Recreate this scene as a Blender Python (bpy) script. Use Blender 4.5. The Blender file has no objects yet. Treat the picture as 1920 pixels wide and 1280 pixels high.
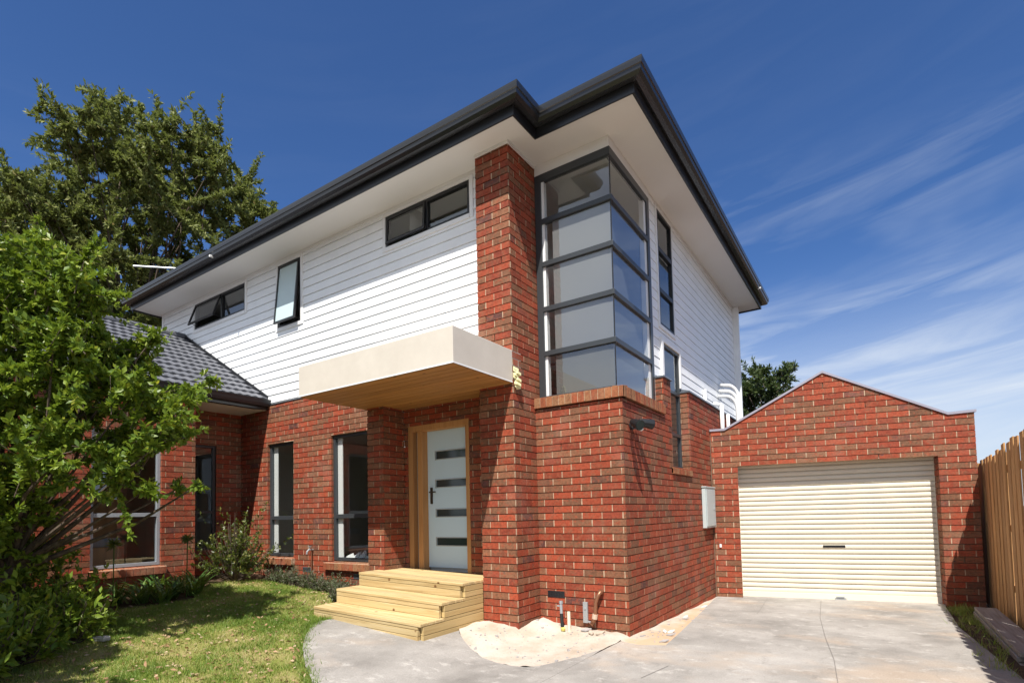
import bpy, bmesh, math, random, functools
import numpy as np
from mathutils import Matrix, Vector
random.seed(7)
scene = bpy.context.scene
R = math.radians

# ---------------------------------------------------------------- camera
cam_data = bpy.data.cameras.new("camera")
cam = bpy.data.objects.new("camera", cam_data)
scene.collection.objects.link(cam)
YAW, PITCH, ROLL = 0.5891, 0.0488, -0.0227
fw = Vector((-math.sin(YAW), math.cos(YAW), 0)); rt = Vector((math.cos(YAW), math.sin(YAW), 0)); up = Vector((0, 0, 1))
f2 = math.cos(PITCH) * fw + math.sin(PITCH) * up
u1 = -math.sin(PITCH) * fw + math.cos(PITCH) * up
r2 = math.cos(ROLL) * rt + math.sin(ROLL) * u1
u2 = -math.sin(ROLL) * rt + math.cos(ROLL) * u1
cam.matrix_world = Matrix(((r2.x, u2.x, -f2.x, 2.5389), (r2.y, u2.y, -f2.y, -6.2747), (r2.z, u2.z, -f2.z, 1.5315), (0, 0, 0, 1)))
cam_data.sensor_width = 36.0
cam_data.lens = 36.0 * 1020.75 / 1920.0
cam_data.shift_y = (913.89 - 640.0) / 1920.0
cam_data.clip_start = 0.05
cam_data.clip_end = 2000
scene.camera = cam

# ---------------------------------------------------------------- sky, sun, exposure
SUN_TO = Vector((0.285, -0.61, 1.0)).normalized()
EL = math.asin(SUN_TO.z); AZ = math.atan2(SUN_TO.x, SUN_TO.y)
world = bpy.data.worlds.new("World"); scene.world = world; world.use_nodes = True
nt = world.node_tree; nt.nodes.clear()
def N(tree, typ, **kw):
    n = tree.nodes.new(typ)
    for k, v in kw.items(): setattr(n, k, v)
    return n
sky = N(nt, 'ShaderNodeTexSky', sky_type='NISHITA', sun_disc=False, sun_elevation=EL, sun_rotation=AZ, air_density=1.0, dust_density=0.3, ozone_density=3.0)
bg = N(nt, 'ShaderNodeBackground'); bg.inputs['Strength'].default_value = 0.075
wo = N(nt, 'ShaderNodeOutputWorld')
tc = N(nt, 'ShaderNodeTexCoord'); sep = N(nt, 'ShaderNodeSeparateXYZ')
nt.links.new(tc.outputs['Generated'], sep.inputs[0])
def wm(op, a, b=None, c=None, clamp=False):
    n = N(nt, 'ShaderNodeMath', operation=op, use_clamp=clamp)
    for i, v in enumerate((a, b, c)):
        if v is None: continue
        if isinstance(v, (int, float)): n.inputs[i].default_value = v
        else: nt.links.new(v, n.inputs[i])
    return n.outputs[0]
azim = wm('ARCTAN2', sep.outputs[0], sep.outputs[1])           # 0 = +Y, positive to +X
elev = wm('ARCSINE', sep.outputs[2])
tilt = wm('SUBTRACT', elev, wm('MULTIPLY', azim, 0.13))
cmb = N(nt, 'ShaderNodeCombineXYZ')
nt.links.new(wm('MULTIPLY', azim, 1.6), cmb.inputs[0]); nt.links.new(wm('MULTIPLY', tilt, 12.0), cmb.inputs[1])
noi = N(nt, 'ShaderNodeTexNoise'); noi.inputs['Scale'].default_value = 1.7; noi.inputs['Detail'].default_value = 9; noi.inputs['Roughness'].default_value = 0.58; noi.inputs['Distortion'].default_value = 0.6
nt.links.new(cmb.outputs[0], noi.inputs['Vector'])
cmb2 = N(nt, 'ShaderNodeCombineXYZ')
nt.links.new(wm('MULTIPLY', azim, 1.3), cmb2.inputs[0]); nt.links.new(wm('MULTIPLY', tilt, 3.0), cmb2.inputs[1]); cmb2.inputs[2].default_value = 4.2
noi2 = N(nt, 'ShaderNodeTexNoise'); noi2.inputs['Scale'].default_value = 1.4; noi2.inputs['Detail'].default_value = 4
nt.links.new(cmb2.outputs[0], noi2.inputs['Vector'])
streak = wm('MULTIPLY', wm('SUBTRACT', noi.outputs['Fac'], 0.43), 3.4, clamp=True)
patch = wm('MULTIPLY', wm('SUBTRACT', noi2.outputs['Fac'], 0.33), 4.0, clamp=True)
def bump_range(x, lo, hi, soft):
    a = N(nt, 'ShaderNodeMapRange', interpolation_type='SMOOTHSTEP'); nt.links.new(x, a.inputs[0]); a.inputs[1].default_value = lo; a.inputs[2].default_value = lo + soft
    b = N(nt, 'ShaderNodeMapRange', interpolation_type='SMOOTHSTEP'); nt.links.new(x, b.inputs[0]); b.inputs[1].default_value = hi - soft; b.inputs[2].default_value = hi; b.inputs[3].default_value = 1; b.inputs[4].default_value = 0
    return wm('MULTIPLY', a.outputs[0], b.outputs[0])
band = bump_range(elev, 0.05, 0.56, 0.2)
side = bump_range(azim, -0.75, 2.2, 0.55)
thin = wm('MULTIPLY', wm('MULTIPLY', streak, patch), wm('MULTIPLY', band, side))
haze = N(nt, 'ShaderNodeMapRange', interpolation_type='SMOOTHERSTEP'); nt.links.new(elev, haze.inputs[0]); haze.inputs[1].default_value = 0.42; haze.inputs[2].default_value = 0.02; haze.inputs[3].default_value = 0; haze.inputs[4].default_value = 0.9
hz = wm('MULTIPLY', haze.outputs[0], wm('ADD', 0.55, wm('MULTIPLY', noi.outputs['Fac'], 0.6)))
back = N(nt, 'ShaderNodeMapRange', interpolation_type='SMOOTHSTEP'); nt.links.new(wm('ABSOLUTE', azim), back.inputs[0]); back.inputs[1].default_value = 1.35; back.inputs[2].default_value = 2.0
noi3 = N(nt, 'ShaderNodeTexNoise'); noi3.inputs['Scale'].default_value = 2.4; noi3.inputs['Detail'].default_value = 7; nt.links.new(tc.outputs['Generated'], noi3.inputs['Vector'])
fill_clouds = wm('MULTIPLY', wm('MULTIPLY', back.outputs[0], bump_range(elev, 0.0, 1.05, 0.15)), wm('MULTIPLY', wm('SUBTRACT', noi3.outputs['Fac'], 0.36), 5.0, clamp=True))  # cloud bank added behind the camera as fill for the shaded walls
cl = wm('MINIMUM', wm('ADD', wm('ADD', wm('ADD', wm('MULTIPLY', thin, 0.66), wm('MULTIPLY', wm('MULTIPLY', streak, patch), 0.018)), hz), fill_clouds), 0.95)
tint = N(nt, 'ShaderNodeMix', data_type='RGBA', blend_type='MULTIPLY'); tint.inputs[0].default_value = 1.0
nt.links.new(sky.outputs[0], tint.inputs[6]); tint.inputs[7].default_value = (0.49, 0.71, 1.03, 1)
mixc = N(nt, 'ShaderNodeMix', data_type='RGBA'); nt.links.new(cl, mixc.inputs[0]); nt.links.new(tint.outputs[2], mixc.inputs[6]); mixc.inputs[7].default_value = (6.3, 6.9, 7.7, 1)
nt.links.new(mixc.outputs[2], bg.inputs['Color']); nt.links.new(bg.outputs[0], wo.inputs['Surface'])

sun_d = bpy.data.lights.new("sun", 'SUN'); sun_d.energy = 4.6; sun_d.angle = R(0.5); sun_d.color = (1.0, 0.95, 0.87)
sun = bpy.data.objects.new("sun", sun_d); scene.collection.objects.link(sun)
sun.rotation_euler = (-SUN_TO).to_track_quat('-Z', 'Y').to_euler(); sun.location = (6, -12, 20)
scene.view_settings.view_transform = 'Standard'; scene.view_settings.look = 'None'
scene.view_settings.exposure = 0.7; scene.view_settings.gamma = 1.0

# ---------------------------------------------------------------- materials
def mat(name, col=(0.5, 0.5, 0.5), rough=0.6, metal=0.0, spec=0.5):
    m = bpy.data.materials.new(name); m.use_nodes = True
    b = m.node_tree.nodes['Principled BSDF']
    b.inputs['Base Color'].default_value = (*col, 1); b.inputs['Roughness'].default_value = rough; b.inputs['Metallic'].default_value = metal
    b.inputs['Specular IOR Level'].default_value = spec
    return m
def nodes(m): return m.node_tree, m.node_tree.nodes['Principled BSDF']
def noise(t, scale, detail=5, rough=0.55, vec=None, stretch=None, dist=0.0):
    n = N(t, 'ShaderNodeTexNoise'); n.inputs['Scale'].default_value = scale; n.inputs['Detail'].default_value = detail; n.inputs['Roughness'].default_value = rough; n.inputs['Distortion'].default_value = dist
    g = N(t, 'ShaderNodeNewGeometry') if vec is None else None
    src = g.outputs['Position'] if vec is None else vec
    if stretch:
        mp = N(t, 'ShaderNodeMapping'); mp.inputs['Scale'].default_value = stretch; t.links.new(src, mp.inputs[0]); src = mp.outputs[0]
    t.links.new(src, n.inputs['Vector'])
    return n.outputs['Fac']
def ramp(t, fac, stops, interp='LINEAR'):
    r = N(t, 'ShaderNodeValToRGB'); r.color_ramp.interpolation = interp
    e = r.color_ramp.elements
    while len(e) < len(stops): e.new(0.5)
    for el, (p, c) in zip(e, stops): el.position = p; el.color = (*c, 1) if len(c) == 3 else c
    t.links.new(fac, r.inputs[0]); return r.outputs[0]
def mixrgb(t, fac, a, b, mode='MIX'):
    n = N(t, 'ShaderNodeMix', data_type='RGBA', blend_type=mode)
    for i, v in ((0, fac), (6, a), (7, b)):
        if isinstance(v, (int, float)): n.inputs[i].default_value = v
        elif isinstance(v, tuple): n.inputs[i].default_value = (*v, 1)
        else: t.links.new(v, n.inputs[i])
    return n.outputs[2]
def bump(t, b, h, strength=0.3, dist=0.01):
    n = N(t, 'ShaderNodeBump'); n.inputs['Strength'].default_value = strength; n.inputs['Distance'].default_value = dist
    t.links.new(h, n.inputs['Height']); t.links.new(n.outputs[0], b.inputs['Normal'])
def math_(t, op, a, b=None, clamp=False):
    n = N(t, 'ShaderNodeMath', operation=op, use_clamp=clamp)
    for i, v in enumerate((a, b)):
        if v is None: continue
        if isinstance(v, (int, float)): n.inputs[i].default_value = v
        else: t.links.new(v, n.inputs[i])
    return n.outputs[0]
def id_uv(t):
    u = N(t, 'ShaderNodeUVMap', uv_map='ident'); s = N(t, 'ShaderNodeSeparateXYZ'); t.links.new(u.outputs[0], s.inputs[0]); return s.outputs[0], s.outputs[1]

def brick_mat(name, red, deep, tan, dark):
    m = mat(name, rough=0.78, spec=0.25); t, b = nodes(m)
    ix, iy = id_uv(t)
    c = ramp(t, ix, [(0.0, red), (0.28, tuple(v * 0.9 for v in red)), (0.46, deep), (0.62, deep), (0.68, tan), (0.93, tuple(v * 0.8 for v in tan)), (0.99, dark)], 'LINEAR')
    c = mixrgb(t, 1.0, c, ramp(t, iy, [(0, (0.80, 0.80, 0.80)), (1, (1.18, 1.15, 1.12))]), 'MULTIPLY')
    n1 = noise(t, 34, 4, 0.6); n2 = noise(t, 9, 3)
    c = mixrgb(t, math_(t, 'MULTIPLY', ramp(t, noise(t, 11, 5, 0.65), [(0.48, (0, 0, 0)), (0.62, (1, 1, 1))]), 0.55), c, tan)
    c = mixrgb(t, math_(t, 'MULTIPLY', ramp(t, noise(t, 15, 4, 0.6, None, (1, 1, 1.6)), [(0.52, (0, 0, 0)), (0.64, (1, 1, 1))]), 0.6), c, red)
    c = mixrgb(t, ramp(t, n1, [(0.42, (0, 0, 0)), (0.68, (1, 1, 1))]), c, mixrgb(t, 1.0, c, (0.66, 0.64, 0.64), 'MULTIPLY'))
    spot = math_(t, 'MULTIPLY', ramp(t, noise(t, 22, 2), [(0.69, (0, 0, 0)), (0.73, (1, 1, 1))]), ramp(t, n2, [(0.5, (0, 0, 0)), (0.56, (1, 1, 1))]))
    c = mixrgb(t, spot, c, (0.045, 0.03, 0.04))
    c = mixrgb(t, math_(t, 'MULTIPLY', ramp(t, noise(t, 1.6, 4), [(0.55, (0, 0, 0)), (0.75, (1, 1, 1))]), 0.16), c, (0.5, 0.36, 0.28))
    t.links.new(c, b.inputs['Base Color'])
    bump(t, b, noise(t, 120, 4), 0.5, 0.004)
    return m
BRICK = brick_mat('red_brick', (0.345, 0.070, 0.033), (0.265, 0.055, 0.029), (0.245, 0.112, 0.062), (0.13, 0.055, 0.045))
BEDJ = mat('raked_bed_joint_shade', (0.20, 0.135, 0.095), 0.95, spec=0.1)  # mortar darkened to paint in the shadow inside the raked joints
BRICK2 = brick_mat('garage_brick', (0.355, 0.076, 0.037), (0.29, 0.060, 0.032), (0.24, 0.115, 0.065), (0.20, 0.08, 0.06))
SILLB = brick_mat('sill_brick', (0.30, 0.085, 0.04), (0.32, 0.13, 0.06), (0.34, 0.17, 0.085), (0.2, 0.09, 0.05))
MORTAR = mat('mortar', (0.52, 0.37, 0.25), 0.95, spec=0.1); t, b = nodes(MORTAR)
t.links.new(mixrgb(t, math_(t, 'MULTIPLY', ramp(t, noise(t, 7, 4, 0.7), [(0.45, (0, 0, 0)), (0.6, (1, 1, 1))]), 0.75), ramp(t, noise(t, 30, 4), [(0.3, (0.42, 0.30, 0.20)), (0.7, (0.55, 0.41, 0.29))]), (0.27, 0.17, 0.11)), b.inputs['Base Color']); bump(t, b, noise(t, 200, 3), 0.4, 0.004)
def painted(name, col, rough, var=0.06, sc=2.5):
    m = mat(name, col, rough); t, b = nodes(m)
    t.links.new(ramp(t, noise(t, sc, 6, 0.6), [(0.3, tuple(v * (1 - var) for v in col)), (0.7, tuple(min(0.95, v * (1 + var)) for v in col))]), b.inputs['Base Color'])
    bump(t, b, noise(t, 90, 3), 0.08, 0.003); return m
WHITE = painted('white_weatherboard_paint', (0.85, 0.865, 0.88), 0.45, 0.04)
TRIM = painted('white_trim_paint', (0.80, 0.80, 0.80), 0.4, 0.02)
SOFFIT = painted('soffit_sheet', (0.78, 0.765, 0.74), 0.6, 0.02, 1.2)
CHAR = mat('charcoal_metal', (0.016, 0.017, 0.020), 0.33, 0.0, 0.55)
GUTM = mat('charcoal_gutter', (0.018, 0.019, 0.022), 0.26, 0.0, 0.6)
FRAME = mat('grey_aluminium_frame', (0.050, 0.056, 0.062), 0.35, 0.2, 0.5)
BLACK = mat('black_frame', (0.012, 0.013, 0.015), 0.4)
RUBBER = mat('black_rubber', (0.01, 0.01, 0.01), 0.6)
FLASH = mat('grey_flashing', (0.20, 0.22, 0.25), 0.35, 0.6); 
COPING = mat('coping_metal', (0.36, 0.34, 0.40), 0.4, 0.35)
RENDER = mat('cream_render', (0.62, 0.55, 0.46), 0.85, spec=0.2); t, b = nodes(RENDER)
t.links.new(ramp(t, noise(t, 3, 6, 0.65), [(0.3, (0.56, 0.51, 0.445)), (0.7, (0.62, 0.57, 0.50))]), b.inputs['Base Color']); bump(t, b, noise(t, 160, 5), 0.35, 0.003)
def wood(name, c1, c2, c3, stretch, rough=0.6, knots=True, scale=1.0):
    m = mat(name, rough=rough, spec=0.3); t, b = nodes(m)
    ix, iy = id_uv(t)
    g = N(t, 'ShaderNodeNewGeometry'); add = N(t, 'ShaderNodeVectorMath', operation='ADD'); cb = N(t, 'ShaderNodeCombineXYZ')
    t.links.new(math_(t, 'MULTIPLY', ix, 31.0), cb.inputs[0]); t.links.new(math_(t, 'MULTIPLY', iy, 17.0), cb.inputs[1]); t.links.new(math_(t, 'MULTIPLY', ix, 7.0), cb.inputs[2])
    t.links.new(g.outputs['Position'], add.inputs[0]); t.links.new(cb.outputs[0], add.inputs[1])
    n1 = noise(t, 22 * scale, 5, 0.6, add.outputs[0], stretch, 0.8)
    c = ramp(t, n1, [(0.25, c1), (0.5, c2), (0.75, c3)])
    c = mixrgb(t, 1.0, c, ramp(t, iy, [(0, (0.82, 0.82, 0.82)), (1, (1.1, 1.08, 1.05))]), 'MULTIPLY')
    if knots:
        k = N(t, 'ShaderNodeTexVoronoi'); k.inputs['Scale'].default_value = 3.2; t.links.new(add.outputs[0], k.inputs['Vector'])
        c = mixrgb(t, ramp(t, k.outputs['Distance'], [(0.05, (1, 1, 1)), (0.09, (0, 0, 0))]), c, (0.16, 0.08, 0.03))
    t.links.new(c, b.inputs['Base Color']); bump(t, b, n1, 0.2, 0.003); return m
PINE_X = wood('treated_pine_long', (0.36, 0.24, 0.105), (0.53, 0.40, 0.20), (0.62, 0.51, 0.31), (0.05, 1, 1))
PINE_Y = wood('treated_pine_return', (0.40, 0.28, 0.12), (0.50, 0.37, 0.17), (0.56, 0.43, 0.22), (1, 0.05, 1))
LINING = wood('timber_soffit_lining', (0.33, 0.15, 0.045), (0.42, 0.21, 0.07), (0.48, 0.26, 0.10), (0.05, 1, 1), 0.55)
DOORWOOD = wood('door_frame_timber', (0.40, 0.19, 0.07), (0.48, 0.25, 0.10), (0.54, 0.30, 0.13), (1, 1, 0.05), 0.55, False)
PALING = wood('weathered_paling', (0.28, 0.14, 0.055), (0.48, 0.265, 0.11), (0.60, 0.37, 0.17), (1, 1, 0.05), 0.8, True, 1.6)
SLEEPER = wood('grey_sleeper', (0.20, 0.17, 0.15), (0.30, 0.27, 0.25), (0.40, 0.37, 0.35), (1, 0.05, 1), 0.8, False)
DOORP = mat('pale_blue_door_paint', (0.56, 0.72, 0.84), 0.4)
ROLLER = painted('cream_colorbond', (0.72, 0.67, 0.55), 0.45, 0.03, 1.5)
PLASTER = mat('white_plaster', (0.62, 0.61, 0.58), 0.8)
CARPET = mat('interior_floor', (0.28, 0.25, 0.21), 0.9)
DARKGL = mat('dark_glass', (0.03, 0.045, 0.045), 0.08, 0, 0.6)
TILE = mat('grey_roof_tile', (0.10, 0.105, 0.12), 0.55, spec=0.4); t, b = nodes(TILE)
t.links.new(ramp(t, noise(t, 7, 6, 0.65), [(0.3, (0.075, 0.08, 0.095)), (0.7, (0.16, 0.165, 0.185))]), b.inputs['Base Color']); bump(t, b, noise(t, 70, 4), 0.3, 0.005)
def glass(name, tint, base=0.05, amt=0.9):
    m = bpy.data.materials.new(name); m.use_nodes = True; t = m.node_tree; t.nodes.clear()
    o = N(t, 'ShaderNodeOutputMaterial'); mx = N(t, 'ShaderNodeMixShader'); tr = N(t, 'ShaderNodeBsdfTransparent'); gl = N(t, 'ShaderNodeBsdfGlossy')
    tr.inputs[0].default_value = (*tint, 1); gl.inputs['Roughness'].default_value = 0.01; gl.inputs[0].default_value = (0.9, 0.95, 1, 1)
    lw = N(t, 'ShaderNodeLayerWeight'); lw.inputs[0].default_value = 0.5
    f = math_(t, 'ADD', math_(t, 'MULTIPLY', math_(t, 'POWER', lw.outputs['Facing'], 4.0), amt), base)
    t.links.new(f, mx.inputs[0]); t.links.new(tr.outputs[0], mx.inputs[1]); t.links.new(gl.outputs[0], mx.inputs[2]); t.links.new(mx.outputs[0], o.inputs[0]); return m
GLASS = glass('window_glass', (0.90, 0.92, 0.91), 0.13)
GLASS_T = glass('tinted_glass', (0.74, 0.78, 0.80), 0.06)
FROST = mat('obscure_glass', (0.50, 0.62, 0.64), 0.35, 0, 0.6)
CONC = mat('concrete', (0.40, 0.38, 0.36), 0.9, spec=0.2); t, b = nodes(CONC)
cA = ramp(t, noise(t, 0.9, 8, 0.62), [(0.30, (0.21, 0.195, 0.178)), (0.5, (0.32, 0.30, 0.275)), (0.70, (0.42, 0.395, 0.365))])
cA = mixrgb(t, ramp(t, noise(t, 0.55, 5, 0.6, None, (1, 1.4, 1)), [(0.52, (0, 0, 0)), (0.66, (0.6, 0.6, 0.6))]), cA, (0.45, 0.355, 0.27))
cA = mixrgb(t, ramp(t, noise(t, 4, 7, 0.72, None, (1, 1.3, 1)), [(0.55, (0, 0, 0)), (0.70, (0.7, 0.7, 0.7))]), cA, (0.54, 0.51, 0.47))
cA = mixrgb(t, ramp(t, noise(t, 3.5, 7, 0.7, None, (1.6, 1, 1)), [(0.55, (0, 0, 0)), (0.74, (0.6, 0.6, 0.6))]), cA, (0.18, 0.165, 0.15))
cA = mixrgb(t, 1.0, cA, ramp(t, noise(t, 70, 4, 0.7), [(0.3, (0.84, 0.84, 0.84)), (0.7, (1.12, 1.12, 1.12))]), 'MULTIPLY')
t.links.new(cA, b.inputs['Base Color']); bump(t, b, noise(t, 45, 6, 0.7), 0.35, 0.01)
SAND = mat('building_sand', (0.6, 0.45, 0.3), 0.95, spec=0.1); t, b = nodes(SAND)
cs = ramp(t, noise(t, 2.2, 7, 0.62), [(0.3, (0.42, 0.34, 0.26)), (0.5, (0.53, 0.46, 0.385)), (0.7, (0.58, 0.53, 0.47))])
cs = mixrgb(t, ramp(t, noise(t, 26, 4, 0.7), [(0.62, (0, 0, 0)), (0.70, (0.6, 0.6, 0.6))]), cs, (0.30, 0.18, 0.11))
gx = N(t, 'ShaderNodeNewGeometry'); sx = N(t, 'ShaderNodeSeparateXYZ'); t.links.new(gx.outputs['Position'], sx.inputs[0])
cs = mixrgb(t, ramp(t, math_(t, 'ADD', math_(t, 'MULTIPLY', sx.outputs[0], 0.9), noise(t, 3, 4)), [(0.50, (0, 0, 0)), (0.72, (0.8, 0.8, 0.8))]), cs, (0.54, 0.36, 0.22))
t.links.new(cs, b.inputs['Base Color']); bump(t, b, noise(t, 30, 7, 0.7), 0.7, 0.02)
SOIL = mat('garden_soil', (0.09, 0.06, 0.04), 0.95, spec=0.1); t, b = nodes(SOIL)
t.links.new(ramp(t, noise(t, 9, 7, 0.7), [(0.3, (0.045, 0.03, 0.02)), (0.7, (0.14, 0.095, 0.06))]), b.inputs['Base Color']); bump(t, b, noise(t, 25, 6), 0.6, 0.03)
TURF = mat('lawn_soil', (0.1, 0.12, 0.03), 0.95, spec=0.1); t, b = nodes(TURF)
t.links.new(ramp(t, noise(t, 2.6, 6, 0.65), [(0.32, (0.17, 0.20, 0.04)), (0.5, (0.25, 0.235, 0.08)), (0.68, (0.36, 0.28, 0.14))]), b.inputs['Base Color']); bump(t, b, noise(t, 60, 5), 0.6, 0.02)
def leafmat(name, stops, trans, rough=0.4, tcol=(0.25, 0.35, 0.03), spec=0.45):
    m = mat(name, rough=rough, spec=spec); t, b = nodes(m); ix, iy = id_uv(t)
    c = ramp(t, ix, stops); t.links.new(c, b.inputs['Base Color'])
    tr = N(t, 'ShaderNodeBsdfTranslucent'); tr.inputs[0].default_value = (*tcol, 1); mx = N(t, 'ShaderNodeMixShader'); mx.inputs[0].default_value = trans
    o = [n for n in t.nodes if n.type == 'OUTPUT_MATERIAL'][0]
    t.links.new(b.outputs[0], mx.inputs[1]); t.links.new(tr.outputs[0], mx.inputs[2]); t.links.new(mx.outputs[0], o.inputs[0]); return m
LEAF_FG = leafmat('citrus_leaf', [(0, (0.06, 0.11, 0.016)), (0.4, (0.125, 0.20, 0.026)), (0.75, (0.22, 0.29, 0.034)), (0.93, (0.30, 0.32, 0.035)), (1, (0.40, 0.36, 0.03))], 0.28, 0.40, (0.25, 0.35, 0.03), 0.3)
LEAF_BG = leafmat('evergreen_leaf', [(0, (0.08, 0.105, 0.034)), (0.45, (0.175, 0.205, 0.06)), (0.8, (0.29, 0.305, 0.10)), (1, (0.19, 0.125, 0.045))], 0.3, 0.55, (0.22, 0.27, 0.06), 0.22)
LEAF_SM = leafmat('far_leaf', [(0, (0.03, 0.055, 0.018)), (0.6, (0.06, 0.09, 0.028)), (1, (0.12, 0.14, 0.045))], 0.2, 0.45, (0.12, 0.18, 0.04))
LEAF_SH = leafmat('shrub_leaf', [(0, (0.03, 0.05, 0.015)), (0.5, (0.08, 0.105, 0.025)), (0.85, (0.17, 0.17, 0.04)), (1, (0.28, 0.22, 0.07))], 0.2, 0.4)
LEAF_ST = leafmat('strap_leaf', [(0, (0.03, 0.075, 0.02)), (0.6, (0.06, 0.14, 0.03)), (1, (0.15, 0.22, 0.06))], 0.25, 0.35)
LEAF_LV = leafmat('groundcover_leaf', [(0, (0.05, 0.065, 0.035)), (0.6, (0.10, 0.12, 0.06)), (0.85, (0.15, 0.12, 0.10)), (1, (0.22, 0.16, 0.12))], 0.15, 0.6)
GRASS = leafmat('grass_blade', [(0, (0.10, 0.18, 0.024)), (0.45, (0.18, 0.27, 0.04)), (0.75, (0.29, 0.32, 0.07)), (0.9, (0.36, 0.29, 0.12)), (1, (0.48, 0.38, 0.2))], 0.3, 0.55, (0.25, 0.35, 0.04))
DRYLEAF = leafmat('dry_leaf', [(0, (0.20, 0.10, 0.05)), (0.5, (0.38, 0.22, 0.12)), (1, (0.55, 0.42, 0.28))], 0.1, 0.7, (0.3, 0.18, 0.08))
BARK = mat('bark', (0.10, 0.075, 0.055), 0.9, spec=0.15); t, b = nodes(BARK)
t.links.new(ramp(t, noise(t, 14, 6, 0.7, None, (1, 1, 0.25)), [(0.3, (0.05, 0.035, 0.028)), (0.7, (0.16, 0.125, 0.095))]), b.inputs['Base Color']); bump(t, b, noise(t, 40, 5, 0.7, None, (1, 1, 0.25)), 0.7, 0.02)
PVC = mat('white_pvc', (0.80, 0.80, 0.79), 0.35)
COPPER = mat('copper_pipe', (0.30, 0.14, 0.08), 0.4, 0.6)
GALV = mat('galvanised_metal', (0.45, 0.48, 0.50), 0.4, 0.6)
BOXGREY = painted('meter_box_paint', (0.46, 0.52, 0.52), 0.45, 0.03)
TERRA = mat('terracotta', (0.30, 0.12, 0.07), 0.85)
YELLOW = mat('yellow_tape', (0.70, 0.62, 0.16), 0.6)
LENS = mat('lamp_lens', (0.75, 0.72, 0.62), 0.15)
RUBBLE = mat('rubble', (0.35, 0.33, 0.32), 0.85)
REFL_BROWN = mat('brown_reflection_tone', (0.30, 0.20, 0.12), 0.8)
REFL_BLUE = mat('blue_reflection_tone', (0.05, 0.17, 0.28), 0.6)

# ---------------------------------------------------------------- mesh helpers
Z3 = Vector((0, 0, 1))
class MB:
    """Collects polygons; build() links them as ONE mesh object."""
    def __init__(s): s.v = []; s.f = []; s.mi = []; s.id = []
    def poly(s, pts, mi=0, ident=(0.5, 0.5)):
        i = len(s.v); s.v.extend([tuple(p) for p in pts]); s.f.append(tuple(range(i, i + len(pts)))); s.mi.append(mi); s.id.append(ident)
    def prism(s, pts, off, mi=0, ident=(0.5, 0.5), back=True):
        off = Vector(off); a = [Vector(p) for p in pts]; c = [p + off for p in a]; n = len(a)
        i = len(s.v); s.v.extend([tuple(p) for p in a + c])
        fs = [tuple(range(i + n, i + 2 * n))] + ([tuple(range(i + n - 1, i - 1, -1))] if back else [])
        fs += [(i + k, i + (k + 1) % n, i + n + (k + 1) % n, i + n + k) for k in range(n)]
        s.f += fs; s.mi += [mi] * len(fs); s.id += [ident] * len(fs)
    def box(s, x0, x1, y0, y1, z0, z1, mi=0, ident=None):
        ident = ident or (random.random(), random.random())
        s.prism([(x0, y0, z0), (x1, y0, z0), (x1, y1, z0), (x0, y1, z0)], (0, 0, z1 - z0), mi, ident)
    def obox(s, F, ua, ub, da, db, za, zb, mi=0, ident=None):
        """box in a wall frame F = (origin, u, n): u along the wall, d outward, z up"""
        ident = ident or (random.random(), random.random())
        O, u, n = F; P = lambda U, D, Z: O + u * U + n * D + Z3 * Z
        s.prism([P(ua, da, za), P(ub, da, za), P(ub, db, za), P(ua, db, za)], Z3 * (zb - za), mi, ident)
    def tube(s, pts, rad, seg=8, mi=0, ident=(0.5, 0.5), cap=True):
        pts = [Vector(p) for p in pts]; n = len(pts)
        rads = rad if isinstance(rad, (list, tuple)) else [rad] * n
        i0 = len(s.v); prev = None
        for k, p in enumerate(pts):
            d = (pts[min(k + 1, n - 1)] - pts[max(k - 1, 0)]).normalized()
            a = prev - d * prev.dot(d) if prev is not None else (Vector((1, 0, 0)) if abs(d.x) < 0.8 else Vector((0, 1, 0))).cross(d)
            a.normalize(); prev = a; b = d.cross(a)
            for q in range(seg):
                an = 2 * math.pi * q / seg; s.v.append(tuple(p + (a * math.cos(an) + b * math.sin(an)) * rads[k]))
        fs = []
        for k in range(n - 1):
            for q in range(seg):
                q2 = (q + 1) % seg; fs.append((i0 + k * seg + q, i0 + k * seg + q2, i0 + (k + 1) * seg + q2, i0 + (k + 1) * seg + q))
        if cap: fs += [tuple(range(i0 + seg - 1, i0 - 1, -1)), tuple(range(i0 + (n - 1) * seg, i0 + n * seg))]
        s.f += fs; s.mi += [mi] * len(fs); s.id += [ident] * len(fs)
    def build(s, name, mats, parent=None, bevel=0, smooth=False, shift=None):
        me = bpy.data.meshes.new(name); v = s.v
        if shift is None and parent is not None: shift = WORLD_LOC.get(parent.name, Vector((0, 0, 0)))
        if shift is not None and shift.length > 0: v = [(a - shift.x, b - shift.y, c - shift.z) for a, b, c in v]
        me.from_pydata(v, [], s.f); uv = me.uv_layers.new(name='ident')
        dat = np.repeat(np.array(s.id, dtype=np.float32), [len(f) for f in s.f], axis=0); uv.data.foreach_set('uv', dat.ravel())
        for m in (mats if isinstance(mats, (list, tuple)) else [mats]): me.materials.append(m)
        me.polygons.foreach_set('material_index', s.mi)
        if smooth: me.polygons.foreach_set('use_smooth', [True] * len(s.f))
        o = bpy.data.objects.new(name, me); scene.collection.objects.link(o)
        if parent is not None: o.parent = parent; WORLD_LOC[o.name] = WORLD_LOC.get(parent.name, Vector((0, 0, 0)))
        bm = bmesh.new(); bm.from_mesh(me); bmesh.ops.recalc_face_normals(bm, faces=bm.faces); bm.to_mesh(me); bm.free()
        if bevel:
            md = o.modifiers.new('bevel', 'BEVEL'); md.width = bevel; md.segments = 2; md.limit_method = 'ANGLE'
        return o
WORLD_LOC = {}
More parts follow.
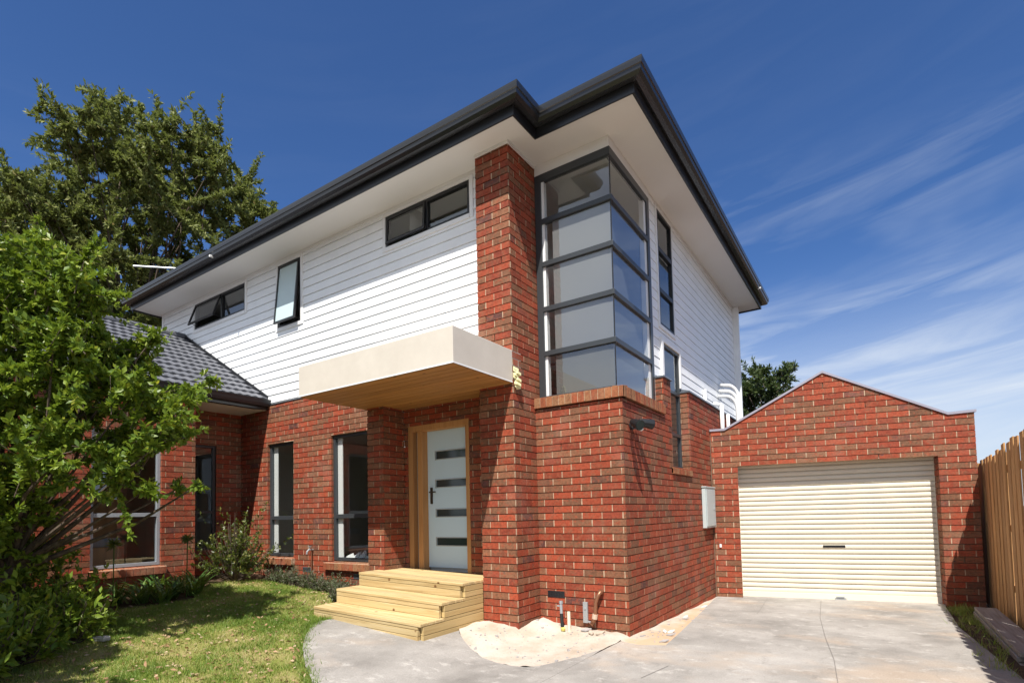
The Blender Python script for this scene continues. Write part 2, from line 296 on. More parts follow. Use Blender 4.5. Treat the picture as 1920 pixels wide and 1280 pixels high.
def np_mesh(name, V, T, ident, material, parent=None, shift=None, smooth=False):
    """triangle mesh from arrays; ident: (n_tri, 2)"""
    if shift is None and parent is not None: shift = WORLD_LOC.get(parent.name, Vector((0, 0, 0)))
    V = np.asarray(V, np.float32)
    if shift is not None: V = V - np.array(shift, np.float32)
    me = bpy.data.meshes.new(name); nT = len(T)
    me.vertices.add(len(V)); me.vertices.foreach_set('co', V.ravel())
    me.loops.add(nT * 3); me.loops.foreach_set('vertex_index', np.asarray(T, np.int32).ravel())
    me.polygons.add(nT); me.polygons.foreach_set('loop_start', np.arange(0, nT * 3, 3, dtype=np.int32)); me.polygons.foreach_set('loop_total', np.full(nT, 3, np.int32))
    me.update(); uv = me.uv_layers.new(name='ident'); uv.data.foreach_set('uv', np.repeat(np.asarray(ident, np.float32), 3, axis=0).ravel())
    me.materials.append(material); me.validate()
    o = bpy.data.objects.new(name, me); scene.collection.objects.link(o)
    if parent is not None: o.parent = parent; WORLD_LOC[o.name] = WORLD_LOC.get(parent.name, Vector((0, 0, 0)))
    return o
def tag(o, label=None, cat=None, group=None, kind=None):
    for k, v in (('label', label), ('category', cat), ('group', group), ('kind', kind)):
        if v: o[k] = v
    return o
def empty(name, loc, label, cat, group=None):
    o = bpy.data.objects.new(name, None); scene.collection.objects.link(o); o.location = loc; o.empty_display_size = 0.2
    WORLD_LOC[o.name] = Vector(loc); return tag(o, label, cat, group)
def clip_poly(P, inside, inter):
    out = []
    for i in range(len(P)):
        a, b = P[i], P[(i + 1) % len(P)]; ia, ib = inside(a), inside(b)
        if ia: out.append(a)
        if ia != ib: out.append(inter(a, b))
    return out
def clip_half(P, a, b, c):
    """keep a*x + b*y <= c"""
    f = lambda p: a * p[0] + b * p[1] - c
    return clip_poly(P, lambda p: f(p) <= 1e-9, lambda p, q: (p[0] + (q[0] - p[0]) * f(p) / (f(p) - f(q)), p[1] + (q[1] - p[1]) * f(p) / (f(p) - f(q))))
def minus(rects, h):
    out = []
    for (a, b, c, d) in rects:
        h0, h1, h2, h3 = h
        if h1 <= a or h0 >= b or h3 <= c or h2 >= d: out.append((a, b, c, d)); continue
        if h0 > a: out.append((a, h0, c, d))
        if h1 < b: out.append((h1, b, c, d))
        a2, b2 = max(a, h0), min(b, h1)
        if h2 > c: out.append((a2, b2, c, h2))
        if h3 < d: out.append((a2, b2, h3, d))
    return out
COURSE, BLEN, JOINT, BED, DEP = 0.0904, 0.276, 0.0150, 0.0115, 0.019
def wallF(x, y, ux, uy, nx, ny): return (Vector((x, y, 0)), Vector((ux, uy, 0)).normalized(), Vector((nx, ny, 0)).normalized())
def bricks(m, F, L, z0, z1, holes=(), clips=(), own=(True, True), phase=0.0, course=COURSE, blen=BLEN, mi=(0, 1), zoff=0.0):
    """raked-joint stretcher bond: every brick stands proud of the mortar sheet. clips: half planes a*u+b*z<=c"""
    O, u, n = F; P = lambda U, Zv, D: O + u * U + Z3 * Zv + n * D
    us = sorted({0.0, L} | {x for h in holes for x in h[:2] if 0 < x < L}); zs = sorted({z0, z1} | {z for h in holes for z in h[2:] if z0 < z < z1})
    for a, b in zip(us, us[1:]):
        for c, d in zip(zs, zs[1:]):
            if any(h[0] <= a and b <= h[1] and h[2] <= c and d <= h[3] for h in holes): continue
            q = [(a, c), (b, c), (b, d), (a, d)]
            for cl in clips: q = clip_half(q, *cl) if q else q
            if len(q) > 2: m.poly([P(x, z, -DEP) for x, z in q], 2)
    ua, ub = (0.0 if own[0] else DEP), (L if own[1] else L - DEP)
    for k in range(int(math.floor((z0 - zoff) / course)), int(math.ceil((z1 - zoff) / course))):
        za, zb = max(z0, zoff + k * course + BED / 2), min(z1, zoff + (k + 1) * course - BED / 2)
        if zb - za < 0.008: continue
        off = (k % 2) * blen / 2 + phase + (0.0 if own[0] else 0)
        i = int(math.floor((ua - off) / blen)) - 1
        while off + i * blen < ub:
            xa, xb = max(ua, off + i * blen + JOINT / 2), min(ub, off + (i + 1) * blen - JOINT / 2)
            if xa - ua < 0.02 and xa > ua: xa = ua if own[0] else xa
            i += 1
            if xb - xa < 0.012: continue
            base = random.random()
            if xb - xa < blen * 0.62 and random.random() < 0.5: base = 0.72 + 0.22 * random.random()
            idn = (base, random.random()); jit = random.uniform(-0.0018, 0.0018); xa += random.uniform(-0.002, 0.002) if xa > ua else 0
            pieces = [(r, mi[0], DEP + jit) for r in functools.reduce(minus, holes, [(xa, xb, za, zb)])]
            if xb < ub - 0.001: pieces += [(r, mi[1], DEP - random.uniform(0.001, 0.008)) for r in functools.reduce(minus, holes, [(xb, min(xb + JOINT, ub), za, zb)])] if random.random() < 0.97 else []
            for (a, b, c, d), mt_, dp_ in pieces:
                if b - a < 0.006 or d - c < 0.006: continue
                q = [(a, c), (b, c), (b, d), (a, d)]
                for cl in clips: q = clip_half(q, *cl) if q else q
                if len(q) > 2: m.prism([P(x, z, -DEP) for x, z in q], n * dp_, mt_, idn, back=False)
def boards(m, F, L, z0, z1, pitch, holes=(), zref=0.0, lap=0.015):
    O, u, n = F; P = lambda U, Zv, D: O + u * U + Z3 * Zv + n * D
    for k in range(int(math.floor((z0 - zref) / pitch)) - 1, int(math.ceil((z1 - zref) / pitch)) + 1):
        zb, zt = zref + k * pitch, zref + (k + 1) * pitch; za, zc = max(zb, z0), min(zt - 0.010, z1)
        if zc - za < 0.005: continue
        dep = lambda z: lap - (lap - 0.002) * (z - zb) / pitch
        for g0, g1 in ((max(zt - 0.010, z0), min(zt, z1)),):
            if g1 - g0 > 0.002:
                gr = functools.reduce(minus, holes, [(0.0, L, g0, g1)])
                for (a, b, c, d) in gr: m.poly([P(a, c, -0.014), P(b, c, -0.014), P(b, d, -0.014), P(a, d, -0.014)]); m.poly([P(a, c, dep(c)), P(b, c, dep(c)), P(b, c, -0.014), P(a, c, -0.014)])
        rects = [(0.0, L, za, zc)]
        for h in holes: rects = minus(rects, h)
        for (a, b, c, d) in rects:
            m.poly([P(a, c, dep(c)), P(b, c, dep(c)), P(b, d, dep(d)), P(a, d, dep(d))])
            if abs(c - zb) < 1e-6: m.poly([P(a, c, -0.014), P(b, c, -0.014), P(b, c, dep(c)), P(a, c, dep(c))])
def frame_rect(m, F, u0, u1, z0, z1, w, d0, d1, mi=0):
    m.obox(F, u0, u0 + w, d0, d1, z0, z1, mi); m.obox(F, u1 - w, u1, d0, d1, z0, z1, mi)
    m.obox(F, u0 + w, u1 - w, d0, d1, z1 - w, z1, mi); m.obox(F, u0 + w, u1 - w, d0, d1, z0, z0 + w, mi)
def pane(F, u0, u1, z0, z1, d, parent, material, name='pane'):
    m = MB(); O, u, n = F; m.poly([O + u * a + n * d + Z3 * z for a, z in ((u0, z0), (u1, z0), (u1, z1), (u0, z1))]); return m.build(name, material, parent)
def sash(F, u0, u1, z0, z1, ang, d, parent, fmat, gmat, w=0.035, th=0.03):
    """awning sash hinged at its head, swung out by ang"""
    O, u, n = F; c, s_ = math.cos(ang), math.sin(ang)
    P = lambda U, S, D: O + u * U + Z3 * (z1 - S * c + D * s_) + n * (d + S * s_ + D * c)
    H = z1 - z0; m = MB()
    def bx(ua, ub, sa, sb): m.prism([P(ua, sa, 0), P(ub, sa, 0), P(ub, sb, 0), P(ua, sb, 0)], P(0, 0, th) - P(0, 0, 0))
    bx(u0, u0 + w, 0, H); bx(u1 - w, u1, 0, H); bx(u0 + w, u1 - w, 0, w); bx(u0 + w, u1 - w, H - w, H)
    sh = m.build('sash', fmat, parent)
    g = MB(); g.poly([P(u0 + w, w, th / 2), P(u1 - w, w, th / 2), P(u1 - w, H - w, th / 2), P(u0 + w, H - w, th / 2)]); g.build('pane', gmat, parent)
    if ang > 0.02:
        a = MB(); a.tube([P(u0 + 0.05, H - 0.05, 0), O + u * (u0 + 0.05) + n * (d - 0.02) + Z3 * (z0 + 0.03)], 0.007, 6); a.build('stay', RUBBER, parent); a = MB(); a.tube([P(u1 - 0.05, H - 0.05, 0), O + u * (u1 - 0.05) + n * (d - 0.02) + Z3 * (z0 + 0.03)], 0.007, 6); a.build('stay', RUBBER, parent)
    return sh
def smooth(a, b, x):
    t = np.clip((np.asarray(x, float) - a) / (b - a), 0, 1); return t * t * (3 - 2 * t)
def gz(x, y):
    x = np.asarray(x, float); y = np.asarray(y, float)
    z = -0.022 * np.clip(y, 0, 6); t = np.clip(-1.0 - x, 0, None)
    return z + np.minimum(0.56, 0.075 * t + 0.05 * (1 - np.exp(-t / 0.4))) * (0.7 + 0.3 * smooth(-4.5, -1.6, y))

# ---------------------------------------------------------------- ground
def sheet(name, poly, dz, material, res=0.25, label=None, mound=None, kind='structure'):
    m = MB(); xs = [p[0] for p in poly]; ys = [p[1] for p in poly]
    x = math.floor(min(xs) / res) * res
    while x < max(xs):
        col = clip_half(clip_half(poly, -1, 0, -x), 1, 0, x + res)
        y = math.floor(min(ys) / res) * res
        while y < max(ys) and col:
            q = clip_half(clip_half(col, 0, -1, -y), 0, 1, y + res)
            if len(q) > 2: m.poly([(a, b, float(gz(a, b)) + (dz if mound is None else mound(a, b))) for a, b in q])
            y += res
        x += res
    o = m.build(name, material, smooth=False); 
    bm = bmesh.new(); bm.from_mesh(o.data); bmesh.ops.remove_doubles(bm, verts=bm.verts, dist=0.0005)
    for f in bm.faces:
        f.normal_update()
        if f.normal.z < 0: f.normal_flip()
        f.smooth = True
    bm.to_mesh(o.data); bm.free()
    return tag(o, label, None, None, kind)
gl = [-400, -150, -60, -30, -20] + [-14 + 0.5 * i for i in range(57)] + [20, 30, 60, 150, 400]
m = MB()
for a, b in zip(gl, gl[1:]):
    for c, d in zip(gl, gl[1:]):
        m.poly([(p, q, float(gz(p, q)) - 0.012) for p, q in ((a, c), (b, c), (b, d), (a, d))])
g0 = m.build('ground', SOIL); tag(g0, 'bare dark garden soil under the lawn, paths and beds', None, None, 'structure')
bm = bmesh.new(); bm.from_mesh(g0.data); bmesh.ops.remove_doubles(bm, verts=bm.verts, dist=0.001); bm.to_mesh(g0.data); bm.free()
SANDP = [(-1.83, -0.98), (-1.70, -1.14), (-1.47, -1.34), (-1.25, -1.5), (-1.0, -1.62), (-0.75, -1.71), (-0.55, -1.73), (-0.4, -1.70), (-0.3, -1.60), (-0.22, -1.40), (-0.13, -1.12), (-0.03, -0.70), (-0.01, -0.25), (0.22, -0.33), (0.5, -0.20), (0.47, 0.2), (0.32, 1.56), (0.19, 2.7), (0.05, 3.89), (0.02, 4.4), (-0.1, 4.4), (-0.1, 0.15), (-1.83, 0.15)]
DRIVE = [(-0.02, -14), (3.62, -14), (3.62, -3), (3.51, 0.14), (3.43, 1.31), (3.34, 2.68), (3.37, 4.72), (3.40, 5.2), (0.42, 4.6), (0.02, 4.3), (0.05, 3.89), (0.19, 2.7), (0.32, 1.56), (0.47, 0.2), (0.5, -0.20), (0.22, -0.33), (-0.01, -0.25), (-0.02, -1.0)]
PATHL = [(-3.55, -1.15), (-3.36, -1.45), (-3.30, -1.62), (-3.33, -1.9), (-3.25, -2.05), (-3.12, -2.2), (-2.85, -2.46), (-2.54, -2.7), (-2.1, -2.99), (-1.7, -3.2), (-1.3, -3.5), (-1.0, -4.2), (-0.9, -6), (-0.9, -14)]
PATH = [(-1.83, -0.6), (-3.6, -0.6)] + PATHL + [(-0.023, -14), (-0.023, -1.0), (-0.040, -0.70), (-0.14, -1.12), (-0.23, -1.40), (-0.31, -1.60), (-0.4, -1.70), (-0.55, -1.73), (-0.75, -1.71), (-1.0, -1.62), (-1.25, -1.5), (-1.47, -1.34), (-1.70, -1.14), (-1.83, -0.98)]
LAWN = PATHL[::-1] + [(-3.6, -0.6), (-4.2, -0.66), (-5.6, -0.70), (-6.5, -0.72), (-6.75, -1.1), (-6.75, -1.5), (-6.3, -1.85), (-5.75, -2.25), (-5.85, -2.75), (-6.2, -3.4), (-7.5, -5.5), (-7.5, -14)]
SANDP = [(a + (0.012 * math.sin(37 * a + 11 * b) if b < -0.3 else 0), b + (0.012 * math.cos(29 * a) if b < -0.3 else 0)) for (p, q), (p2, q2) in zip(SANDP, SANDP[1:] + SANDP[:1]) for a, b in ([(p, q), (p * 0.67 + p2 * 0.33, q * 0.67 + q2 * 0.33), (p * 0.33 + p2 * 0.67, q * 0.33 + q2 * 0.67)] if q < -0.3 else [(p, q)])]
def sand_mound(x, y):
    r = 0.022 + 0.05 * float(smooth(0.9, 0.0, min(abs(y + 0.0) if x > -1.24 else abs(y + 0.55), 2))) * (1 if x < 0 else 0.25) + 0.06 * math.exp(-((x + 1.2) ** 2 + (y + 0.05) ** 2) / 0.10)
    return max(0.006, r + 0.012 * math.sin(7 * x + 3 * y) * math.sin(5 * y - 2 * x) + 0.008 * math.sin(19 * x + 5) * math.sin(23 * y) + 0.006 * math.sin(31 * x + 17 * y)) if x < -0.1 else max(0.008, r * 0.8 + 0.006 * math.sin(6 * y))
sheet('lawn', LAWN, 0.010, TURF, 0.3, 'patchy sunlit lawn soil between the timber steps and the garden bed')
sheet('footpath', PATH, 0.030, CONC, 0.2, 'curved worn concrete footpath in front of the timber steps')
sheet('driveway', DRIVE, 0.030, CONC, 0.25, 'pale stained concrete driveway leading to the roller door')
sheet('sand_bed', SANDP, 0.02, SAND, 0.08, 'pale building sand around the foot of the brick corner', sand_mound)
m = MB()
for pts in (((0.85, 4.35), (0.96, 2.96), (0.99, 2.5)), ((1.67, 4.5), (1.80, 2.6), (1.97, 1.1), (2.12, 0.0), (2.3, -2)), ((0.70, -1.5), (0.79, -1.0)), ((0.25, -3.2), (0.33, -2.1))):
    for (a, b), (c, d) in zip(pts, pts[1:]):
        w = 0.003; L = math.hypot(c - a, d - b); ox, oy = -(d - b) / L * w, (c - a) / L * w
        nn = max(1, int(L / 0.3))
        for k in range(nn):
            p0 = (a + (c - a) * k / nn, b + (d - b) * k / nn); p1 = (a + (c - a) * (k + 1) / nn, b + (d - b) * (k + 1) / nn)
            m.poly([(x, y, float(gz(x, y)) + 0.034) for x, y in ((p0[0] - ox, p0[1] - oy), (p1[0] - ox, p1[1] - oy), (p1[0] + ox, p1[1] + oy), (p0[0] + ox, p0[1] + oy))])
tag(m.build('driveway_joints', mat('joint_dirt', (0.20, 0.18, 0.165), 0.95)), 'thin control joints cut across the driveway concrete', None, None, 'structure')

def film(name, col):
    m = mat(name, col, 0.7); t = m.node_tree; tr = N(t, 'ShaderNodeBsdfTranslucent'); tr.inputs[0].default_value = (*col, 1); mx = N(t, 'ShaderNodeMixShader'); mx.inputs[0].default_value = 0.5
    o = [n for n in t.nodes if n.type == 'OUTPUT_MATERIAL'][0]; t.links.new(t.nodes['Principled BSDF'].outputs[0], mx.inputs[1]); t.links.new(tr.outputs[0], mx.inputs[2]); t.links.new(mx.outputs[0], o.inputs[0]); return m

# ---------------------------------------------------------------- the brick house
H = 6.385; W = -0.335; WB = -1.24; WP = -1.773; PF = -0.548; E_ = 0.12
house = empty('brick_house', (-3.0, 2.0, 0.0), 'two storey red brick house with white weatherboard upper floor', 'house')
FACADE = wallF(-7.854, W, 1, 0, 0, -1)                 # u = x + 7.854
fu = lambda x: x + 7.854
gw = [(-6.945, -6.155, 0.87, 2.945), (-5.10, -4.16, 0.83, 2.937)]
m = MB()
bricks(m, FACADE, 7.854 - 3.9, -0.3, 3.69, [(fu(a), fu(b), c - 0.02, d) for a, b, c, d in gw], phase=0.05)
for a, b, c, d in gw:                                   # reveals
    bricks(m, wallF(a, W, 0, 1, 1, 0), 0.10, c - 0.02, d, own=(False, True)); bricks(m, wallF(b, W, 0, 1, -1, 0), 0.10, c - 0.02, d, own=(False, True))
    m.box(a, b, W + 0.001, W + 0.10, d, d + 0.012, 1); m.box(a, b, W + 0.02, W + 0.10, c - 0.05, c - 0.02, 1)
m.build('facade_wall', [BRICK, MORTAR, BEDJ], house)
m = MB()                                                # porch pier, back of the porch recess
bricks(m, wallF(-3.9, -0.6, 1, 0, 0, -1), 0.34, -0.3, 3.21, phase=0.13); bricks(m, wallF(-3.56, -0.6, 0, 1, 1, 0), 0.45, -0.3, 3.21, own=(False, True)); bricks(m, wallF(-3.9, -0.6, 0, 1, -1, 0), 0.265, -0.3, 3.21, own=(False, True))
dh = (-3.50, -2.28, 0.66, 2.93)
bricks(m, wallF(-3.56, -0.15, 1, 0, 0, -1), 1.79, -0.3, 3.21, [(dh[0] + 3.56, dh[1] + 3.56, dh[2], dh[3])], phase=0.1)
bricks(m, wallF(dh[0], -0.15, 0, 1, 1, 0), 0.12, dh[2], dh[3], own=(False, True)); bricks(m, wallF(dh[1], -0.15, 0, 1, -1, 0), 0.12, dh[2], dh[3], own=(False, True))
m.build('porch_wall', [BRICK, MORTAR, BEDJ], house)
m = MB()                                                # tall pillar
bricks(m, wallF(WP, PF, 1, 0, 0, -1), WB - WP, -0.3, H, phase=0.0, blen=0.2665); bricks(m, wallF(WB, PF, 0, 1, 1, 0), 0.72, -0.3, H, own=(False, True), phase=0.14); bricks(m, wallF(WP, PF, 0, 1, -1, 0), 0.4, -0.3, H, own=(False, True))
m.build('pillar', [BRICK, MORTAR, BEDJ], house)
m = MB()                                                # corner bay and side wall
SIDE = wallF(0, 0, 0, 1, 1, 0)
bricks(m, wallF(WB, 0, 1, 0, 0, -1), 1.24, -0.35, 2.93, phase=0.10)
so = (1.95, 2.90, 2.20, 3.60)
bricks(m, SIDE, 7.53, -0.4, 3.50, [(0, 1.60, 2.93, 3.6), so], own=(False, True), phase=0.138)
bricks(m, wallF(-0.16, 1.60, 1, 0, 0, -1), 0.16, 2.93, 3.50, own=(True, False)); bricks(m, wallF(0, 2.90, -1, 0, 0, -1), 0.15, 2.2, 3.5, own=(False, True)); bricks(m, wallF(0, 1.95, -1, 0, 0, 1), 0.15, 2.2, 3.5, own=(False, True))
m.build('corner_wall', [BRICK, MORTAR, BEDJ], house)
def rowlock(name, F, L, za, zt, d0, d1, pitch=0.0935, drop=0.02, ends=0.0):
    """bricks on edge, tops falling outward"""
    q = MB(); O, u, n = F; P = lambda U, Zv, D: O + u * U + Z3 * Zv + n * D; i = 0; U = 0.0
    q.prism([P(0, za + 0.006, d0), P(L, za + 0.006, d0), P(L, za + 0.006, d1 - 0.008), P(0, za + 0.006, d1 - 0.008)], Z3 * (zt - za - 0.03), 1)
    while U < L - 0.02:
        V = min(L, U + pitch - 0.009); idn = (random.random() * 0.95, random.random())
        q.prism([P(U, za, d1), P(U, zt - drop, d1), P(U, zt, d0), P(U, za, d0)], u * (V - U), 0, idn); U += pitch
    return q.build(name, [SILLB, MORTAR], house, bevel=0.003)
rowlock('sill', wallF(WB, 0, 1, 0, 0, -1), 1.24 + 0.03, 2.945, 3.10, -0.12, 0.035)
rowlock('sill', wallF(0, 0.0, 0, 1, 1, 0), 1.58, 2.945, 3.10, -0.12, 0.035)
rowlock('sill', wallF(0, 1.88, 0, 1, 1, 0), 1.02, 2.09, 2.20, -0.13, 0.03)
for a, b, zt in ((-7.06, -6.12, 0.86), (-5.24, -4.12, 0.82)): rowlock('sill', wallF(a, W, 1, 0, 0, -1), b - a, zt - 0.14, zt, -0.10, 0.07, drop=0.03)

# weatherboards
m = MB(); BP = 0.1502; ZR = 4.027 - BP * 10
wins = [('A', -3.735, -2.045, 5.785, 6.28), ('B', -6.62, -5.93, 5.10, 6.28), ('C', -9.70, -7.73, 5.71, 6.27)]
FU = wallF(-11.17, W + 0.02, 1, 0, 0, -1); gu = lambda x: x + 11.17
boards(m, FU, 11.17 + WP, 3.69, H, BP, [(gu(a), gu(b), c, d) for _, a, b, c, d in wins], ZR)
m.build('front_weatherboards', WHITE, house)
m = MB(); FS = wallF(-0.145, 1.57, 0, 1, 1, 0); su = lambda y: y - 1.57
swin = (1.97, 2.69, 4.43, 6.285); lwin = (2.02, 2.86, 2.20, 4.16)
boards(m, FS, 7.53 - 1.57, 3.45, H, BP, [(su(swin[0]), su(swin[1]), swin[2], swin[3]), (su(lwin[0]), su(lwin[1]), lwin[2], lwin[3])], ZR, 0.009)
m.build('side_weatherboards', WHITE, house)
m = MB()
m.box(-11.20, -11.13, W - 0.006, W + 0.04, 3.69, H); m.box(-0.16, -0.118, 7.49, 7.55, 3.45, H); m.box(-11.17, WP, W - 0.004, W + 0.02, H - 0.045, H - 0.002)
m.box(-0.165, -0.128, 1.57, 7.53, H - 0.05, H - 0.003); m.box(WP + 0.002, WB + 0.02, PF - 0.025, PF, H - 0.035, H - 0.002); m.box(WB, WB + 0.025, PF, 0.1, H - 0.035, H - 0.0021)
m.box(WB + 0.002, -0.118, 0.118, 0.2, 6.235, H - 0.001); m.box(-0.2, -0.1181, 0.2, 1.575, 6.235, H - 0.0011); m.box(-0.2, -0.118, 1.55, 1.60, 3.10, 6.234)
m.build('trim', TRIM, house)
m = MB(); m.box(-7.854, -3.99, W - 0.008, W + 0.03, 3.675, 3.697); m.build('base_flashing', BLACK, house)
m = MB(); m.box(-0.15, 0.03, 1.585, 1.955, 3.505, 3.53); m.box(-0.15, 0.03, 2.885, 7.55, 3.505, 3.53); m.prism([(-0.15, 2.89, 3.53), (0.03, 2.89, 3.53), (-0.12, 2.89, 3.57)], (0, 4.64, 0)); m.build('wall_cap', FLASH, house)
m = MB(); m.box(-11.17, WP, W + 0.03, W + 0.10, 3.70, 5.05); m.box(-11.17, -11.10, W + 0.10, 7.53, -0.3, H - 0.01); m.box(-11.17, -0.01, 7.46, 7.54, -0.3, H - 0.01); m.build('back_wall', WHITE, house)

# eaves: soffit, fascia, gutter, roof
n_, o1, o2, ox, xl, yb = -0.916, -0.9, -0.384, 0.414, -11.35, 7.91
EAVE = [(xl, o1), (n_, o1), (n_, o2), (ox, o2), (ox, yb), (xl, yb)]
m = MB(); m.prism([(x, y, H) for x, y in EAVE], (0, 0, 0.015)); m.build('soffit', SOFFIT, house)
def offset(poly, d):
    out = []; n = len(poly)
    for i in range(n):
        p0, p1, p2 = (Vector(poly[(i + k) % n]) for k in (-1, 0, 1))
        a = (p1 - p0).normalized(); b = (p2 - p1).normalized(); na, nb = Vector((a.y, -a.x)), Vector((b.y, -b.x)); k = 1 + na.dot(nb)
        out.append(tuple(p1 + (na + nb) * (d / k)))
    return out
def sweep(m, poly, prof, mi=0, closed=True):
    rings = [[(x, y, z) for x, y in offset(poly, d)] for d, z in prof]; n = len(poly)
    for r0, r1 in zip(rings, rings[1:]):
        for i in range(n if closed else n - 1): m.poly([r0[i], r0[(i + 1) % n], r1[(i + 1) % n], r1[i]], mi)
m = MB(); sweep(m, EAVE, [(-0.02, H - 0.004), (0.003, H - 0.004), (0.003, H - 0.03), (0.022, H - 0.03), (0.022, 6.52)]); m.build('fascia', CHAR, house)
m = MB(); sweep(m, EAVE, [(0.023, 6.60), (0.023, 6.475), (0.06, 6.462), (0.115, 6.468), (0.150, 6.50), (0.158, 6.545), (0.172, 6.552), (0.176, 6.60), (0.176, 6.628), (0.160, 6.634), (0.160, 6.61), (0.155, 6.60), (0.13, 6.49), (0.05, 6.49)]); m.build('gutter', GUTM, house)
m = MB(); rz = 6.60; oe = offset(EAVE, 0.05); rp = 1.15
# low hipped metal roof over the main block, small hip over the front step in the eave
m.poly([(oe[0][0], oe[0][1], rz), (oe[1][0], oe[1][1], rz), (oe[1][0], o2, rz + 0.12), (oe[3][0], oe[3][1], rz), (-3.6, 3.5, rz + rp), (-7.3, 3.5, rz + rp)])
m.poly([(oe[3][0], oe[3][1], rz), (oe[4][0], oe[4][1], rz), (-3.6, 3.5, rz + rp)]); m.poly([(oe[4][0], oe[4][1], rz), (oe[5][0], oe[5][1], rz), (-7.3, 3.5, rz + rp), (-3.6, 3.5, rz + rp)]); m.poly([(oe[5][0], oe[5][1], rz), (oe[0][0], oe[0][1], rz), (-7.3, 3.5, rz + rp)])
m.build('main_roof', CHAR, house)
for x, y, dx, dy in ((-7.62, o1, 0, -1), (ox, 6.9, 1, 0)):
    m = MB(); p = Vector((x, y, 6.49)); d = Vector((dx, dy, 0)); m.tube([p + d * 0.12, p + d * 0.185], 0.022, 10); m.build('overflow_outlet', PVC, house)

# corner window
cw = MB(); FA = wallF(WB, E_, 1, 0, 0, -1); FB = wallF(-E_, E_, 0, 1, 1, 0); LA = -E_ - WB; LB = 1.565 - E_
cw.obox(FA, 0.004, 0.10, -0.06, 0.012, 3.09, 6.235); cw.obox(FB, LB - 0.10, LB, -0.06, 0.012, 3.09, 6.235)
cw.obox(FA, 0.10, LA + 0.012, -0.06, 0.013, 6.13, 6.236); cw.obox(FB, 0.0, LB - 0.10, -0.06, 0.013, 6.1301, 6.2361)
for zc in (5.56, 4.955, 4.325, 3.71): cw.obox(FA, 0.10, LA + 0.026, -0.05, 0.022, zc - 0.034, zc + 0.034); cw.obox(FB, -0.026, LB - 0.10, -0.05, 0.022, zc - 0.0341, zc + 0.0341)
cw.obox(FA, 0.10, LA, -0.05, 0.0, 3.06, 3.13); cw.obox(FB, 0.0, LB - 0.10, -0.05, 0.0, 3.06, 3.13)
cwin = cw.build('corner_window', FRAME, house, bevel=0.004)
zz = [3.10, 3.68, 4.30, 4.93, 5.53, 6.14]; zt = [3.67, 4.285, 4.915, 5.52, 6.13]
for a, b in zip(zz, zt): pane(FA, 0.09, LA - 0.004, a, b, -0.012, cwin, GLASS); pane(FB, 0.004, LB - 0.09, a, b, -0.012, cwin, GLASS)
m = MB(); m.box(-E_ + 0.0, -E_ + 0.012, E_ - 0.012, E_, 3.1, 6.13); m.build('glazing_bead', RUBBER, cwin)

def window(F, u0, u1, z0, z1, fw_=0.045, d=(-0.075, -0.01), mull=(), trans=(), fmat=FRAME, gmat=GLASS, opens=(), trim=0.0, gl_d=-0.045, th=0.05):
    q = MB(); frame_rect(q, F, u0, u1, z0, z1, fw_, d[0], d[1])
    for x in mull: q.obox(F, x - th / 2, x + th / 2, d[0], d[1], z0 + fw_, z1 - fw_)
    for z in trans: q.obox(F, u0 + fw_, u1 - fw_, d[0], d[1] + 0.001, z - th / 2, z + th / 2)
    wn = q.build('window', fmat, house, bevel=0.003)
    xs = [u0 + fw_] + [v for x in mull for v in (x - th / 2, x + th / 2)] + [u1 - fw_]; zs = [z0 + fw_] + [v for z in trans for v in (z - th / 2, z + th / 2)] + [z1 - fw_]
    k = 0
    for i in range(0, len(xs), 2):
        for j in range(0, len(zs), 2):
            a = opens[k] if k < len(opens) else None; k += 1
            if a is None: pane(F, xs[i], xs[i + 1], zs[j], zs[j + 1], gl_d, wn, gmat)
            else: sash(F, xs[i] - 0.012, xs[i + 1] + 0.012, zs[j] - 0.012, zs[j + 1] + 0.012, a, d[1] - 0.012, wn, fmat, gmat)
    if trim:
        q = MB(); t_ = trim; q.obox(F, u0 - t_, u0, -0.05, 0.024, z0 - t_, min(z1 + t_, H - 0.048)); q.obox(F, u1, u1 + t_, -0.05, 0.024, z0 - t_, min(z1 + t_, H - 0.048))
        q.obox(F, u0, u1, -0.05, 0.0241, z1, min(z1 + t_, H - 0.0481)); q.obox(F, u0, u1, -0.05, 0.03, z0 - t_, z0); q.build('architrave', TRIM, wn, bevel=0.002)
    return wn
window(FU, gu(-3.735), gu(-2.045), 5.785, 6.28, mull=(gu(-2.87),), fmat=BLACK, opens=(R(4), None), trim=0.065, d=(-0.06, 0.012), gl_d=-0.02)
window(FU, gu(-6.62), gu(-5.93), 5.10, 6.28, fmat=BLACK, gmat=FROST, opens=(R(5.5),), trim=0.065, d=(-0.06, 0.012))
window(FU, gu(-9.70), gu(-7.73), 5.71, 6.27, mull=(gu(-8.62),), fmat=BLACK, opens=(R(19), None), trim=0.065, d=(-0.06, 0.012), gl_d=-0.02)
window(FS, su(swin[0]), su(swin[1]), swin[2], swin[3], trans=(5.0, 5.665), fmat=BLACK, gmat=GLASS_T, trim=0.055, d=(-0.05, 0.02), gl_d=-0.01, th=0.07)
window(FS, su(lwin[0]), su(lwin[1]), lwin[2], lwin[3], trans=(2.76, 3.45), fmat=FRAME, gmat=GLASS_T, trim=0.0, d=(-0.05, 0.02), gl_d=-0.01, th=0.05)
m = MB(); m.obox(FS, su(lwin[0]) - 0.08, su(lwin[0]), -0.03, 0.045, 3.54, 4.23); m.obox(FS, su(lwin[1]), su(lwin[1]) + 0.06, -0.03, 0.045, 3.58, 4.23); m.obox(FS, su(lwin[0]), su(lwin[1]), -0.03, 0.0451, 4.16, 4.23); m.build('architrave', TRIM, house, bevel=0.002)
